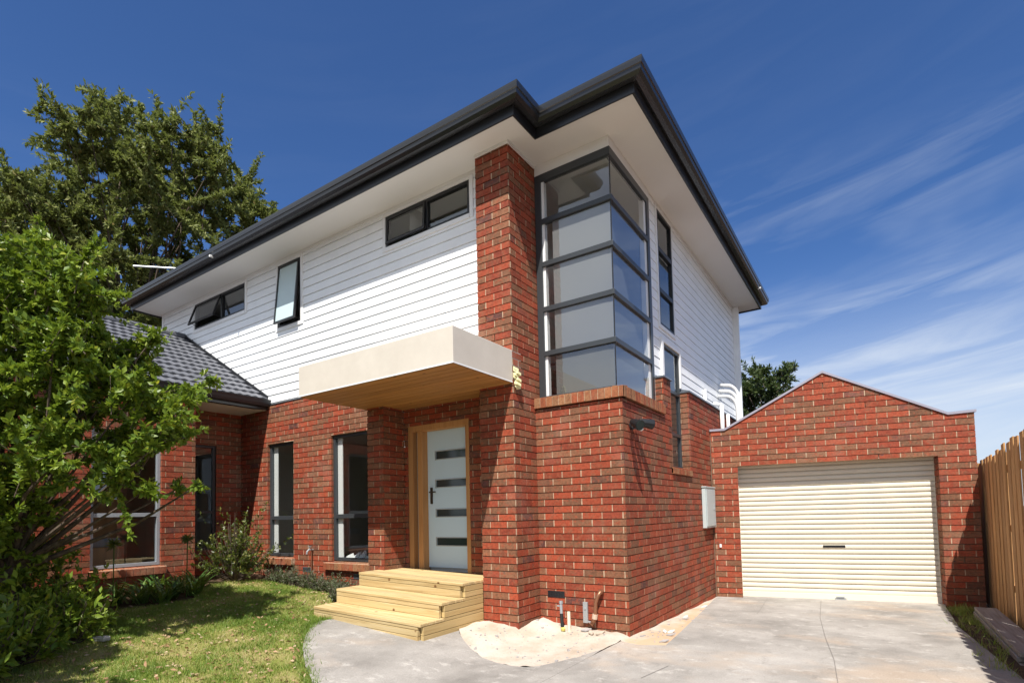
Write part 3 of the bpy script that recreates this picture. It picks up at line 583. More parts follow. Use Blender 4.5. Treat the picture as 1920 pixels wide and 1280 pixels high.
for a, b, c, d_ in gw: window(FACADE, fu(a), fu(b), c, d_, fw_=0.05, d=(-0.10, -0.045), trans=(1.565,), gl_d=-0.08, th=0.07)

# front door
m = MB(); Y0, Y1 = -0.135, 0.02
m.box(-3.495, -3.40, Y0, Y1, 0.70, 2.93); m.box(-3.31, -3.215, Y0 + 0.01, Y1, 0.70, 2.84); m.box(-3.40, -2.285, Y0, Y1, 2.84, 2.93); m.box(-2.36, -2.285, Y0, Y1, 0.70, 2.84)
dfr = m.build('door_frame', DOORWOOD, house, bevel=0.003)
m = MB(); m.box(-3.40, -3.31, -0.04, -0.01, 0.74, 2.84); m.build('sidelight', mat('sidelight_panel', (0.33, 0.32, 0.30), 0.5), dfr)
m = MB(); m.box(-3.50, -2.28, -0.16, 0.02, 0.66, 0.70); m.build('threshold', mat('threshold_dark', (0.06, 0.05, 0.045), 0.5), dfr)
sl = []; dx0, dx1, dz0, dz1 = -3.215, -2.36, 0.755, 2.84
for f0, f1 in ((0.785, 0.84), (0.58, 0.632), (0.365, 0.417), (0.155, 0.212)): sl.append((dx0 + 0.19 * (dx1 - dx0), dx0 + 0.955 * (dx1 - dx0), dz1 - f1 * (dz1 - dz0), dz1 - f0 * (dz1 - dz0)))
m = MB(); rects = [(dx0, dx1, dz0, dz1)]
for s_ in sl: rects = minus(rects, s_)
for a, b, c, d_ in rects: m.box(a, b, 0.0, 0.04, c, d_)
door = m.build('front_door', DOORP, house)
for a, b, c, d_ in sl:
    q = MB(); q.box(a, b, 0.014, 0.03, c, d_); q.build('glass_slot', DARKGL, door)
    q = MB(); F_ = wallF(a, 0.0, 1, 0, 0, -1); frame_rect(q, F_, -0.012, b - a + 0.012, c - 0.012, d_ + 0.012, 0.014, -0.004, 0.006); q.build('slot_bead', mat('silver_bead', (0.38, 0.43, 0.46), 0.4), door)
m = MB(); hx = dx0 + 0.075; m.box(hx - 0.022, hx + 0.022, -0.012, 0.0, 1.72, 1.97); m.tube([(hx, -0.012, 1.90), (hx, -0.055, 1.90), (hx + 0.12, -0.055, 1.90)], 0.011, 8); m.tube([(hx, -0.012, 1.79), (hx, -0.022, 1.79)], 0.014, 10)
m.build('handle', mat('bronze_handle', (0.09, 0.075, 0.06), 0.35, 0.7), door)

# entrance canopy
m = MB(); m.box(-4.0, WB - 0.003, -1.72, W - 0.001, 3.215, 3.625)
can = m.build('canopy', RENDER, house, bevel=0.006)
m = MB(); y = -1.705
while y < -0.16:
    y2 = min(y + 0.135, -0.155)
    m.box(-3.985, WB - 0.012, y, y2 - 0.008, 3.198, 3.216); y += 0.135
m.build('soffit_lining', LINING, can)
m = MB(); m.box(-4.003, WB + 0.0, -1.7235, -1.7195, 3.205, 3.222); m.box(WB - 0.0025, WB + 0.0005, -1.72, PF - 0.004, 3.205, 3.2221); m.build('drip_bead', TRIM, can)

# rooms behind the windows
def room(x0, x1, y0, y1, z0, z1, open_, name='room_lining', parent=house):
    q = MB(); f = {'-x': [(x0, y0, z0), (x0, y1, z0), (x0, y1, z1), (x0, y0, z1)], '+x': [(x1, y0, z0), (x1, y1, z0), (x1, y1, z1), (x1, y0, z1)],
        '-y': [(x0, y0, z0), (x1, y0, z0), (x1, y0, z1), (x0, y0, z1)], '+y': [(x0, y1, z0), (x1, y1, z0), (x1, y1, z1), (x0, y1, z1)]}
    for k, v in f.items():
        if k not in open_: q.poly(v)
    q.poly([(x0, y0, z1), (x1, y0, z1), (x1, y1, z1), (x0, y1, z1)]); q.poly([(x0, y0, z0), (x1, y0, z0), (x1, y1, z0), (x0, y1, z0)], 1)
    return q.build(name, [PLASTER, CARPET], parent)
q = room(-3.2, -0.20, 0.19, 3.4, 2.2, 6.30, ('-y', '+x'))
m = MB(); m.box(-1.06, -0.94, 1.2, 3.35, 2.25, 5.55); m.build('inner_wall', PLASTER, house)
m = MB(); m.tube([(-0.93, 0.6, 3.62), (-0.93, 1.6, 3.20)], 0.02, 6); m.tube([(-2.0, 1.0, 3.85), (-1.1, 1.15, 3.85)], 0.02, 6); m.build('handrail', BLACK, house)
m = MB(); m.poly([(-0.985, 0.142, 3.72), (-0.135, 0.142, 3.72), (-0.135, 0.142, 5.53), (-0.985, 0.142, 5.53)]); m.build('pane_sheet', film('grey_film', (0.42, 0.42, 0.43)), house)
m = MB(); m.poly([(-0.985, 0.142, 3.12), (-0.135, 0.142, 3.12), (-0.135, 0.142, 3.66), (-0.985, 0.142, 3.66)]); m.build('pane_sheet', film('dull_grey_pane_tone', (0.27, 0.27, 0.265)), house)  # added grey sheet painting the interior tone of the bottom pane
m = MB(); m.poly([(-0.146, 0.15, 3.15), (-0.146, 1.2, 3.15), (-0.146, 1.2, 5.53), (-0.146, 0.15, 5.53)]); m.build('pane_sheet', film('blue_grey_film', (0.33, 0.355, 0.40)), house)
m = MB(); m.box(-1.14, -1.10, 0.13, 0.20, 3.1, 6.2); m.box(-0.2, -0.13, 1.38, 1.55, 3.1, 6.2); m.build('window_reveal', TRIM, house)
room(-7.8, -3.95, W + 0.11, 3.6, 0.62, 3.3, ('-y',)); room(-11.0, -3.3, W + 0.10, 3.2, 3.9, 6.34, ('-y',)); room(-3.25, -1.8, W + 0.10, 2.6, 3.9, 6.34, ('-y',)); room(-3.55, -2.0, 0.05, 3.0, 0.68, 3.1, ())
m = MB()
for a, b, c, d_ in gw: m.box(a + 0.05, a + 0.17, W + 0.101, W + 0.115, c + 0.05, d_ - 0.05); m.box(a, b, W + 0.101, W + 0.25, c - 0.02, c + 0.02); m.build('window_lining', TRIM, house); m = MB()
m = MB()
for k in range(5): 
    x = -4.95 + 0.16 * k; m.prism([(x, W + 0.14, 0.85), (x + 0.17, W + 0.15, 0.85), (x + 0.1 + 0.03 * (k % 2), W + 0.2, 0.93 + 0.03 * (k % 3)), (x + 0.02, W + 0.19, 0.90)], (0, 0.05, 0.012))
drop = m.build('drop_sheet', mat('crumpled_paper', (0.7, 0.7, 0.7), 0.8)); tag(drop, 'crumpled white paper on the sill inside the window beside the porch', 'paper')

# single storey wing on the left
XW = -7.02; wy0, wy1 = -1.61, -5.0
m = MB(); FW = wallF(XW, wy1, 0, 1, 1, 0); wu = lambda y: y - wy1; wwin = (-3.08, -2.13, 0.86, 2.95)
bricks(m, FW, wy0 - wy1, -0.2, 3.60, [(wu(wwin[0]), wu(wwin[1]), wwin[2] - 0.02, wwin[3])], phase=0.03)
bricks(m, wallF(XW, wwin[0], -1, 0, 0, 1), 0.11, wwin[2], wwin[3], own=(False, True)); bricks(m, wallF(XW, wwin[1], -1, 0, 0, -1), 0.11, wwin[2], wwin[3], own=(False, True))
bricks(m, wallF(XW, wy0, -1, 0, 0, 1), 0.834, -0.2, 3.60, own=(False, True))
bricks(m, wallF(-7.854, wy0, 0, 1, 1, 0), W - wy0, -0.2, 3.60, [(0.2, 0.79, 1.0, 2.96)], phase=0.09)
bricks(m, wallF(-12.9, wy1, 1, 0, 0, -1), 12.9 + XW, -0.2, 3.60, own=(True, False))
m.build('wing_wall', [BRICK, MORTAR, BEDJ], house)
rowlock('sill', wallF(XW, -3.10, 0, 1, 1, 0), 1.03, 0.72, 0.86, -0.11, 0.07, drop=0.03)
window(FW, wu(wwin[0]), wu(wwin[1]), wwin[2], wwin[3], fw_=0.05, d=(-0.11, -0.045), trans=(1.655,), fmat=mat('pale_frame', (0.35, 0.38, 0.42), 0.35, 0.3), gl_d=-0.08, th=0.06)
FR = wallF(-7.854, wy0, 0, 1, 1, 0); window(FR, 0.2, 0.79, 1.0, 2.96, fw_=0.05, d=(-0.09, -0.03), trans=(1.7,), gl_d=-0.06)
room(-12.5, XW - 0.12, wy1 + 0.1, wy0 - 0.1, 0.5, 3.4, ('+x',)); room(-10.5, -7.95, wy0 + 0.1, W + 0.9, 0.5, 3.4, ('+x',))
m = MB(); m.box(-8.3, -7.6, -3.0, -2.5, 0.52, 1.15); cb = m.build('brown_reflection_block', REFL_BROWN, None, bevel=0.01); tag(cb, 'brown block standing in for the street reflection, behind the wide left window', 'box')  # added block: its brown paints the street reflection in the wing window
m = MB(); m.box(-8.25, -7.65, -2.98, -2.45, 1.155, 1.30); cb = m.build('blue_reflection_slab', REFL_BLUE, None, bevel=0.03); tag(cb, 'blue slab standing in for the street reflection, on the brown block indoors at left', 'tarpaulin')  # added slab: its blue paints the street reflection in the wing window
# tiled roof of the wing
EX, EZ, RX, RZ, RYE, FY = -6.93, 3.78, -10.16, 5.615, -2.4, -5.45
m = MB(); rows = 13; dxs = (RX - EX) / rows; dzs = (RZ - EZ) / rows; nrm = Vector((-(RZ - EZ), 0, (RX - EX))); nrm = Vector((RZ - EZ, 0, EX - RX)).normalized()
prevtop = None
for r in range(rows):
    xa, za, xb, zb = EX + dxs * r, EZ + dzs * r, EX + dxs * (r + 1), EZ + dzs * (r + 1)
    ya = FY + (RYE - FY) * r / rows; yb_ = FY + (RYE - FY) * (r + 1) / rows
    ys_ = np.arange(FY, W + 0.001, 0.0205); wave = lambda y: 0.017 * (1 - abs(math.sin((y + (0.075 if r % 2 else 0)) * math.pi / 0.15)) ** 1.5)
    for y0, y1 in zip(ys_, ys_[1:]):
        if y1 < ya: continue
        y0c = max(y0, ya)
        lo = lambda y: Vector((xa, y, za)) + nrm * (0.034 + wave(y)); hi = lambda y: Vector((xb - dxs * 0.0, max(y, yb_), zb)) + nrm * (0.006 + wave(y)); un = lambda y: Vector((xa, y, za)) + nrm * 0.0
        m.poly([lo(y0c), lo(y1), hi(y1), hi(y0c)], 0, (0.5, 0.5)); m.poly([un(y0c), un(y1), lo(y1), lo(y0c)], 0, (0.5, 0.5))
m.poly([(EX, FY, EZ), (RX, RYE, RZ), (2 * RX - EX, FY, EZ)]); m.poly([(2 * RX - EX, FY, EZ), (RX, RYE, RZ), (RX, W, RZ), (2 * RX - EX, W, EZ)])
m.tube([(EX, FY, EZ + 0.03), (RX, RYE, RZ + 0.03)], 0.075, 10); m.tube([(RX, RYE, RZ + 0.03), (RX, W, RZ + 0.03)], 0.085, 10)
m.build('wing_roof', TILE, house)
m = MB(); m.prism([(EX - 0.02, W - 0.02, EZ + 0.03), (RX, W - 0.02, RZ + 0.03), (RX, W - 0.02, RZ + 0.10), (EX - 0.02, W - 0.02, EZ + 0.10)], (0, 0.03, 0)); m.build('roof_flashing', CHAR, house)
m = MB(); WE = [(-13.4, FY), (EX - 0.02, FY), (EX - 0.02, W - 0.003), (-13.4, W - 0.003)]
sweep(m, WE[:3], [(-0.1, 3.60), (0.0, 3.60), (0.0, 3.66), (0.022, 3.66), (0.075, 3.655), (0.09, 3.70), (0.10, 3.745), (0.11, 3.78), (0.095, 3.785), (0.09, 3.75), (0.0, 3.74)], closed=False); m.build('wing_gutter', GUTM, house)
m = MB(); m.prism([(x, y, 3.60) for x, y in [(-13.3, FY + 0.02), (EX - 0.04, FY + 0.02), (EX - 0.04, W - 0.004), (-13.3, W - 0.004)]], (0, 0, 0.012)); m.build('wing_soffit', SOFFIT, house)

# small fittings fixed to the walls
def vent(F, u0, z0, w=0.25, h=0.085, material=CHAR):
    q = MB(); q.obox(F, u0, u0 + w, -0.01, 0.006, z0, z0 + h)
    v = q.build('air_vent', material, house); q = MB()
    for k in range(6): q.obox(F, u0 + 0.012 + k * (w - 0.02) / 6, u0 + (k + 0.55) * (w - 0.02) / 6 + 0.012, 0.006, 0.008, z0 + 0.012, z0 + h - 0.012)
    q.build('vent_slots', BLACK, v)
vent(wallF(WB, 0, 1, 0, 0, -1), 0.12, 0.435); vent(FACADE, fu(-5.88), 0.615, 0.22, 0.08, FLASH); vent(FACADE, fu(-4.55), 0.55, 0.22, 0.08, FLASH); vent(FACADE, fu(-6.75), 0.60, 0.2, 0.08, FLASH)

# ---------------------------------------------------------------- timber steps
steps = empty('timber_steps', (-2.7, -1.1, 0.14), 'three wide pale yellow pine steps up to the front door', 'steps')
def shear(m): m.v = [(x, y, z + (WP - x) * 0.034) for x, y, z in m.v]; return m
SX0, SX1 = -3.675, WP
lv = [(-1.735, 0.323), (-1.37, 0.507), (-0.977, 0.69)]
for k, (yf, zt_) in enumerate(lv):
    zb_ = 0.10 if k == 0 else lv[k - 1][1]; ybk = (lv[k + 1][0] + 0.05) if k < 2 else -0.16; x0 = SX0; 
    m = MB(); h = (zt_ - zb_ - 0.0) ; hb = h / 2 if k else h / 3
    nb = 2 if k else 3
    for j in range(nb): m.box(x0 + 0.002, SX1 - 0.047, yf + 0.001 * j, yf + 0.045, zb_ + j * hb + 0.003, zb_ + (j + 1) * hb - (0.002 if j < nb - 1 else 0.038))
    st = shear(m).build('riser', PINE_X, steps, bevel=0.004)
    m = MB(); y = yf - 0.004
    xe = SX1 + 0.002
    while y < ybk - 0.02:
        y2 = min(y + 0.128, ybk)
        if k == 2 and y > -0.61: x0_ = -3.555
        else: x0_ = x0
        if k == 2 and y < -0.61 and y2 > -0.6: y2 = -0.605
        m.box(x0_ + 0.001, xe, y, y2 - 0.005, zt_ - 0.035, zt_); y = y2
    shear(m).build('tread', PINE_X, steps, bevel=0.005)
m = MB(); z = 0.135
zb = [0.125, 0.223, 0.286, 0.323 + 0.0, 0.415, 0.470, 0.507, 0.60, 0.653]
cuts = [(0.120, 0.185, 0), (0.185, 0.285, 0), (0.325, 0.395, 1), (0.395, 0.470, 1), (0.509, 0.58, 2), (0.58, 0.653, 2)]
for x0, x1 in ((SX1 - 0.045, SX1), (SX0, SX0 + 0.045)):
    m = MB()
    for za, zc, k in cuts: m.box(x0, x1, lv[k][0] + 0.047, -0.553 if x0 > -3 else -0.62, za + 0.002, zc - 0.003)
    for k in (0, 1): m.box(x0 + 0.001, x1 - 0.001, lv[k + 1][0] + 0.05, -0.553 if x0 > -3 else -0.62, lv[k][1] - 0.036, lv[k][1] - 0.002)
    shear(m).build('side_board', PINE_Y, steps, bevel=0.004)

# ---------------------------------------------------------------- garage
garage = empty('garage', (2.0, 4.6, -0.1), 'single brick garage with gabled parapet and cream roller door', 'garage')
kx = math.sqrt(1 + 0.19 ** 2); FG = wallF(0.0, 4.2127, 1, 0.19, 0.19, -1); GL = 3.8907 * kx
d0, d1, dz1_ = 0.452 * kx, 3.4005 * kx, 2.3222; gc, gb = 0.1, 0.306
m = MB(); sl1 = (3.878 - 3.0) / ((1.8512 - 0.257) * kx); sl2 = (3.878 - 2.985) / ((3.555 - 1.8512) * kx); up_ = 1.8512 * kx
bricks(m, FG, GL, -0.4, 3.0, [(d0, d1, -0.5, dz1_)], own=(False, True), course=gc, blen=gb, zoff=0.0, phase=0.05)
bricks(m, FG, GL, 3.0, 3.878, [], [(-sl1, 1, 3.878 - sl1 * up_), (sl2, 1, 3.878 + sl2 * up_)], own=(False, True), course=gc, blen=gb, phase=0.05)
O, u, n = FG
for U, du in ((d0, 1), (d1, -1)):
    p = O + u * U; bricks(m, (p, -n, u * du), 0.25, -0.3, dz1_, own=(False, True), course=gc, blen=gb)
p = O + u * GL; bricks(m, (p, -n, u), 5.5, -0.4, 3.0, own=(False, True), course=gc, blen=gb)
m.obox(FG, d0, d1, -0.26, -0.004, dz1_ + 0.001, dz1_ + 0.02, 1)
m.obox(FG, d1 + 0.06, GL + 0.12, -0.05, 0.07, -0.4, -0.12, 0)
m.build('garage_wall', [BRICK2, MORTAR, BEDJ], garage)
m = MB(); prof = [(0.004, 3.0), (0.257 * kx, 3.0), (up_, 3.878), (3.555 * kx, 2.985), (GL + 0.025, 3.0)]
P = lambda U, Zv, D: O + u * U + Z3 * Zv + n * D
for (a, za), (b, zb_) in zip(prof, prof[1:]):
    m.prism([P(a, za - 0.012, -0.24), P(b, zb_ - 0.012, -0.24), P(b, zb_ + 0.028, -0.24), P(a, za + 0.028, -0.24)], n * 0.262)
m.build('coping', COPING, garage)
m = MB(); FD = (O - n * 0.25, u, n); z = 0.02; prof = []
while z < dz1_ + 0.3:
    prof += [(0.0, z + 0.004), (0.006, z + 0.018), (0.008, z + 0.04), (0.006, z + 0.062), (0.0, z + 0.070), (-0.026, z + 0.0725), (-0.026, z + 0.0845)]; z += 0.087
for (da, za), (db, zb_) in zip(prof, prof[1:]):
    m.poly([FD[0] + u * (d0 - 0.03) + Z3 * za + n * da, FD[0] + u * (d1 + 0.03) + Z3 * za + n * da, FD[0] + u * (d1 + 0.03) + Z3 * zb_ + n * db, FD[0] + u * (d0 - 0.03) + Z3 * zb_ + n * db])
rd = m.build('roller_door', ROLLER, garage)
m = MB(); m.obox(FD, d0, d1, -0.015, 0.018, -0.095, 0.022); m.build('bottom_rail', ROLLER, rd, bevel=0.004)
m = MB(); m.obox(FD, 1.795, 2.135, -0.01, 0.012, 0.825, 0.868); m.obox(FD, 1.80, 1.90, 0.012, 0.022, 0.832, 0.862); m.build('handle', BLACK, rd)
m = MB(); m.obox(FD, 1.94, 2.11, 0.018, 0.034, -0.085, -0.045); m.obox(FD, 1.96, 2.08, 0.018, 0.05, -0.04, -0.018); m.build('lock_bracket', GALV, rd)
m = MB(); m.obox(FD, d0 - 0.03, d0 + 0.006, -0.03, 0.02, -0.1, dz1_ + 0.02); m.build('door_track', ROLLER, rd); m = MB(); m.obox(FD, d1 - 0.006, d1 + 0.03, -0.03, 0.02, -0.1, dz1_ + 0.02); m.build('door_track', ROLLER, rd)
m = MB(); 
for s_, e_ in (((0.03, 2.7), (up_, 3.55)), ((up_, 3.55), (GL - 0.02, 2.7))): m.prism([P(s_[0], s_[1], -0.241), P(e_[0], e_[1], -0.241), P(e_[0], e_[1], -5.5), P(s_[0], s_[1], -5.5)], Z3 * 0.04)
m.prism([P(0.05, -0.3, -5.5), P(GL, -0.3, -5.5), P(GL, 2.7, -5.5), P(up_, 3.55, -5.5), P(0.05, 2.7, -5.5)], -n * 0.05); m.build('garage_roof', CHAR, garage)
m = MB(); m.obox(FG, 0.10, 0.135, 0.0, 0.02, 0.84, 0.90); m.build('switch_plate', PVC, garage)

# ---------------------------------------------------------------- fittings: things fixed to the walls
mb_ = empty('meter_box', (0.0, 3.8, 1.2), 'pale grey metal meter box on the brick side wall beside the garage', 'meter box')
m = MB(); m.box(0.001, 0.065, 3.50, 4.16, 1.215, 1.925); m.box(0.0, 0.08, 3.485, 4.175, 1.925, 1.945); m.build('body', BOXGREY, mb_, bevel=0.005)
m = MB(); m.box(0.066, 0.077, 3.53, 4.13, 1.245, 1.895); dr = m.build('door', BOXGREY, mb_, bevel=0.004)
m = MB(); m.box(0.077, 0.09, 4.03, 4.07, 1.54, 1.62); m.build('latch', GALV, dr)
fl = empty('flood_light', (0.0, 0.26, 2.6), 'black twin flood light with white sensor on the brick corner', 'light')
m = MB(); m.tube([(0.001, 0.25, 2.61), (0.035, 0.25, 2.61)], 0.05, 14); m.tube([(0.03, 0.23, 2.62), (0.09, 0.13, 2.63)], 0.015, 8); m.tube([(0.03, 0.29, 2.62), (0.09, 0.38, 2.65)], 0.015, 8); m.build('mount', CHAR, fl)
for y0, y1, z0_, z1_ in ((0.135, 0.055, 2.635, 2.575), (0.37, 0.50, 2.665, 2.64)):
    m = MB(); a, b = Vector((0.08, y0, z0_)), Vector((0.20, y1, z1_)); m.tube([a - (b - a) * 0.25, a, a + (b - a) * 0.35, b], [0.028, 0.045, 0.056, 0.066], 14); hd = m.build('lamp_head', BLACK, fl, smooth=False)
    m = MB(); m.tube([b, b + (b - a) * 0.04], 0.058, 14); m.build('lens', DARKGL, hd)
m = MB(); m.tube([(0.05, 0.28, 2.60), (0.12, 0.29, 2.575), (0.14, 0.29, 2.55)], [0.03, 0.036, 0.02], 12); m.tube([(0.06, 0.27, 2.63), (0.13, 0.30, 2.645)], [0.02, 0.032], 10); m.build('sensor', PVC, fl, smooth=True)
tap = empty('garden_tap', (-5.6, W, 1.0), 'small metal garden tap on the brick wall between the two tall windows', 'tap')
m = MB(); m.tube([(-5.6, W - 0.0, 1.0), (-5.6, W - 0.09, 1.0), (-5.6, W - 0.12, 0.97), (-5.6, W - 0.125, 0.93)], 0.016, 8); m.tube([(-5.6, W - 0.07, 1.0), (-5.6, W - 0.07, 1.05)], 0.009, 6); m.build('spout', GALV, tap)
m = MB(); m.box(-5.635, -5.565, W - 0.08, W - 0.06, 1.05, 1.065); m.build('handle', GALV, tap)
m = MB(); m.tube([(-5.6, W - 0.03, 1.0), (-5.6, W - 0.03, 0.3)], 0.011, 6); m.build('riser_pipe', COPPER, tap)
wr = empty('water_riser', (-0.76, -0.26, 0.0), 'black pipe with white cap standing in the sand below the air vent', 'pipe')
m = MB(); m.tube([(-0.75, -0.28, -0.1), (-0.80, -0.23, 0.28)], 0.022, 10); m.build('riser', RUBBER, wr)
m = MB(); m.tube([(-0.80, -0.23, 0.28), (-0.81, -0.215, 0.40)], 0.019, 10); m.tube([(-0.81, -0.215, 0.40), (-0.812, -0.213, 0.435)], 0.026, 10); m.tube([(-0.86, -0.22, 0.37), (-0.80, -0.22, 0.37)], 0.011, 8); m.build('valve', GALV, wr)
m = MB(); m.tube([(-0.765, -0.26, 0.085), (-0.757, -0.27, 0.115)], 0.026, 10); m.build('tape_band', YELLOW, wr)
m = MB(); m.tube([(-0.69, -0.24, -0.1), (-0.735, -0.16, 0.30)], 0.021, 10); cd = m.build('conduit', mat('cream_conduit', (0.66, 0.58, 0.44), 0.5)); tag(cd, 'cream plastic conduit beside the black riser pipe in the sand', 'pipe')
gp = empty('gas_pipe', (-0.40, -0.03, 0.0), 'brown copper gas pipe bent out of the brick bay near the corner', 'pipe')
m = MB(); m.tube([(-0.34, 0.0, 0.545), (-0.345, -0.06, 0.545), (-0.37, -0.075, 0.50), (-0.40, -0.075, 0.42), (-0.41, -0.075, 0.25), (-0.43, -0.075, 0.20), (-0.46, -0.07, 0.16)], 0.026, 10); m.build('pipe', COPPER, gp, smooth=True)
m = MB(); m.tube([(-0.345, -0.01, 0.545), (-0.347, -0.06, 0.547)], 0.033, 10); m.build('fitting', COPPER, gp); m = MB(); m.tube([(-0.41, -0.075, 0.28), (-0.42, -0.075, 0.22)], 0.034, 10); m.build('fitting', mat('pale_fitting', (0.55, 0.42, 0.32), 0.5), gp)
m = MB(); m.box(-0.60, -0.535, -0.035, -0.006, 0.15, 0.41); m.tube([(-0.53, -0.03, 0.17), (-0.44, -0.06, 0.16)], 0.014, 8); m.tube([(-0.567, -0.037, 0.33), (-0.567, -0.045, 0.33)], 0.016, 10, 0); m.build('bracket', GALV, gp, bevel=0.004)
ac = empty('duct_pipes', (0.1, 5.6, 3.0), 'bundle of white curved pipes rising behind the garage parapet', 'pipe')
for y, z in ((5.72, 4.16), (5.62, 4.02), (5.55, 3.90)):
    m = MB(); pts = [(-0.11, y, z)]; 
    for k in range(9):
        a = k / 8 * math.pi / 2; pts.append((0.03 + 0.20 * math.sin(a), y + 0.12 * math.sin(a), z - 0.30 * (1 - math.cos(a)) - 0.02))
    pts += [(0.23, y + 0.14, 3.3), (0.23, y + 0.15, 2.7)]; m.tube(pts, 0.038, 10); m.build('pipe', PVC, ac, smooth=True)
m = MB(); m.tube([(0.055, 5.05, 3.62), (0.055, 5.05, 2.7)], 0.04, 10); m.tube([(0.055, 5.05, 3.62), (-0.10, 5.05, 3.66)], 0.04, 10); m.build('pipe', PVC, ac, smooth=True)
m = MB(); m.tube([(0.06, 5.55, 3.5), (0.06, 5.55, 2.7)], 0.035, 10); m.build('pipe', PVC, ac, smooth=True)
m = MB(); m.box(-0.13, -0.07, 4.39, 4.45, 3.56, 3.84); o = m.build('junction_cover', PVC, None, bevel=0.005); tag(o, 'small white cable cover on the side weatherboards above the brick cap', 'cable cover')
m = MB(); rr = random.Random(4)
for k in range(9):
    z0_ = 3.42 - 0.028 * k; y0_ = -0.50 + rr.uniform(-0.02, 0.02); m.prism([(-1.232, y0_ - 0.03, z0_), (-1.20 + rr.uniform(-0.02, 0.03), y0_ - 0.035, z0_ - 0.01), (-1.19 + rr.uniform(-0.02, 0.03), y0_ + 0.03, z0_ - 0.03), (-1.235, y0_ + 0.02, z0_ - 0.035)], (0.004, -0.006, -0.035), 0)
tp = m.build('torn_tape', mat('pale_yellow_tape', (0.74, 0.70, 0.40), 0.6)); tag(tp, 'torn pale yellow tape hanging at the canopy corner by the pillar', 'tape')
an = empty('roof_antenna', (-10.3, -0.46, 6.6), 'thin bright antenna boom above the far left end of the roof', 'antenna')
m = MB(); m.tube([(-10.90, -1.06, 7.21), (-10.17, -0.33, 7.21)], 0.022, 8); m.build('boom', GALV, an)
m = MB(); m.tube([(-10.25, -0.41, 6.55), (-10.25, -0.41, 7.21)], 0.016, 8); m.build('mast', GALV, an)

# ---------------------------------------------------------------- fence and timber on the right
fence = empty('paling_fence', (4.0, 2.0, -0.1), 'tall brown timber paling fence along the right of the driveway', 'fence')
m = MB(); rr = random.Random(11); y = 6.6; 
while y > -5.5:
    zt_ = 2.20 + (5.5 - y) * 0.044; w = rr.uniform(0.165, 0.19); t_ = rr.uniform(-0.006, 0.006); lean = rr.uniform(-0.012, 0.012); h = zt_ + rr.uniform(-0.05, 0.05)
    def pal(x0, x1, ya, yb_, ztop, lean): m.prism([(x0, ya, -0.12), (x0, yb_, -0.12), (x0 + 0.004, yb_ + lean, ztop - 0.012 * rr.random()), (x0 + 0.004, ya + lean, ztop)], (x1 - x0, 0, 0), 0, (rr.random(), rr.random()))
    pal(3.965 + t_, 3.984 + t_, y - w, y, h, lean); pal(3.990, 4.004, y - 0.29, y - w + 0.03, h - rr.uniform(0.0, 0.05), -lean * 0.5); y -= 0.265 + rr.uniform(-0.012, 0.014)
m.build('palings', PALING, fence, bevel=0.003)
m = MB()
for z in (0.35, 1.15, 1.95): m.box(4.006, 4.05, -5.5, 6.6, z, z + 0.09)
m.build('rails', PALING, fence)
for y in (6.4, 4.0, 1.6, -0.8, -3.2):
    m = MB(); m.box(4.052, 4.15, y - 0.06, y + 0.06, -0.4, 2.25); m.build('post', PALING, fence)
for k, (x0, x1, ya, yb_, z0_, lab) in enumerate(((3.625, 3.875, 0.9, 3.78, 0.035, 'topmost grey sleeper of the stack along the fence foot'), (3.61, 3.87, 0.95, 3.74, -0.02, 'middle grey sleeper of the stack along the fence foot'), (3.62, 3.88, 0.85, 3.76, -0.075, 'lowest grey sleeper of the stack along the fence foot'))):
    m = MB(); m.prism([(x0, ya, z0_), (x1, ya, z0_), (x1 - 0.02, yb_, z0_), (x0 - 0.01, yb_, z0_)], (0, 0, 0.048)); o = m.build('timber_sleeper', SLEEPER, None, bevel=0.006); tag(o, lab, 'sleeper', 'sleepers stacked by the fence')

# ---------------------------------------------------------------- foliage
rng = np.random.default_rng(5)
def unit(a): return a / (np.linalg.norm(a, axis=-1, keepdims=True) + 1e-9)
def leaves(P, A, size, ratio, fold=0.25, ids=None, droop=0.0, up=0.5):
    """folded two-facet leaves at P pointing along A"""
    n = len(P); A = unit(A + np.array([0, 0, -droop])); nr = unit(rng.normal(size=(n, 3)) + np.array([0, 0, up * 2])); S = unit(np.cross(A, nr)); Nn = np.cross(S, A)
    L = (size * rng.uniform(0.65, 1.25, n))[:, None]; Wd = L * ratio * 0.5
    V = np.stack([P, P + A * L * 0.5 + S * Wd + Nn * Wd * fold, P + A * L, P + A * L * 0.5 - S * Wd + Nn * Wd * fold], 1).reshape(-1, 3)
    b = np.arange(n)[:, None] * 4; T = np.concatenate([b + [0, 1, 2], b + [0, 2, 3]], 1).reshape(-1, 3)
    idv = np.stack([np.clip(rng.beta(2, 2.2, n) if ids is None else ids, 0, 1), rng.random(n)], 1)
    return V, T, np.repeat(idv, 2, axis=0)
def join(parts):
    V, T, I, o = [], [], [], 0
    for v, t, i in parts: V.append(v); T.append(t + o); I.append(i); o += len(v)
    return np.concatenate(V), np.concatenate(T), np.concatenate(I)
def twig_leaves(base, d, length, nleaf, size, ratio, spread=0.9, curve=0.3, **kw):
    d = unit(np.asarray(d, float)); t = rng.uniform(0.12, 1, nleaf); bend = rng.normal(size=3) * curve * length
    P = base + d * (t * length)[:, None] + bend * (t ** 2)[:, None]
    A = d * 0.75 + rng.normal(size=(nleaf, 3)) * spread
    return leaves(P, A, size, ratio, **kw)
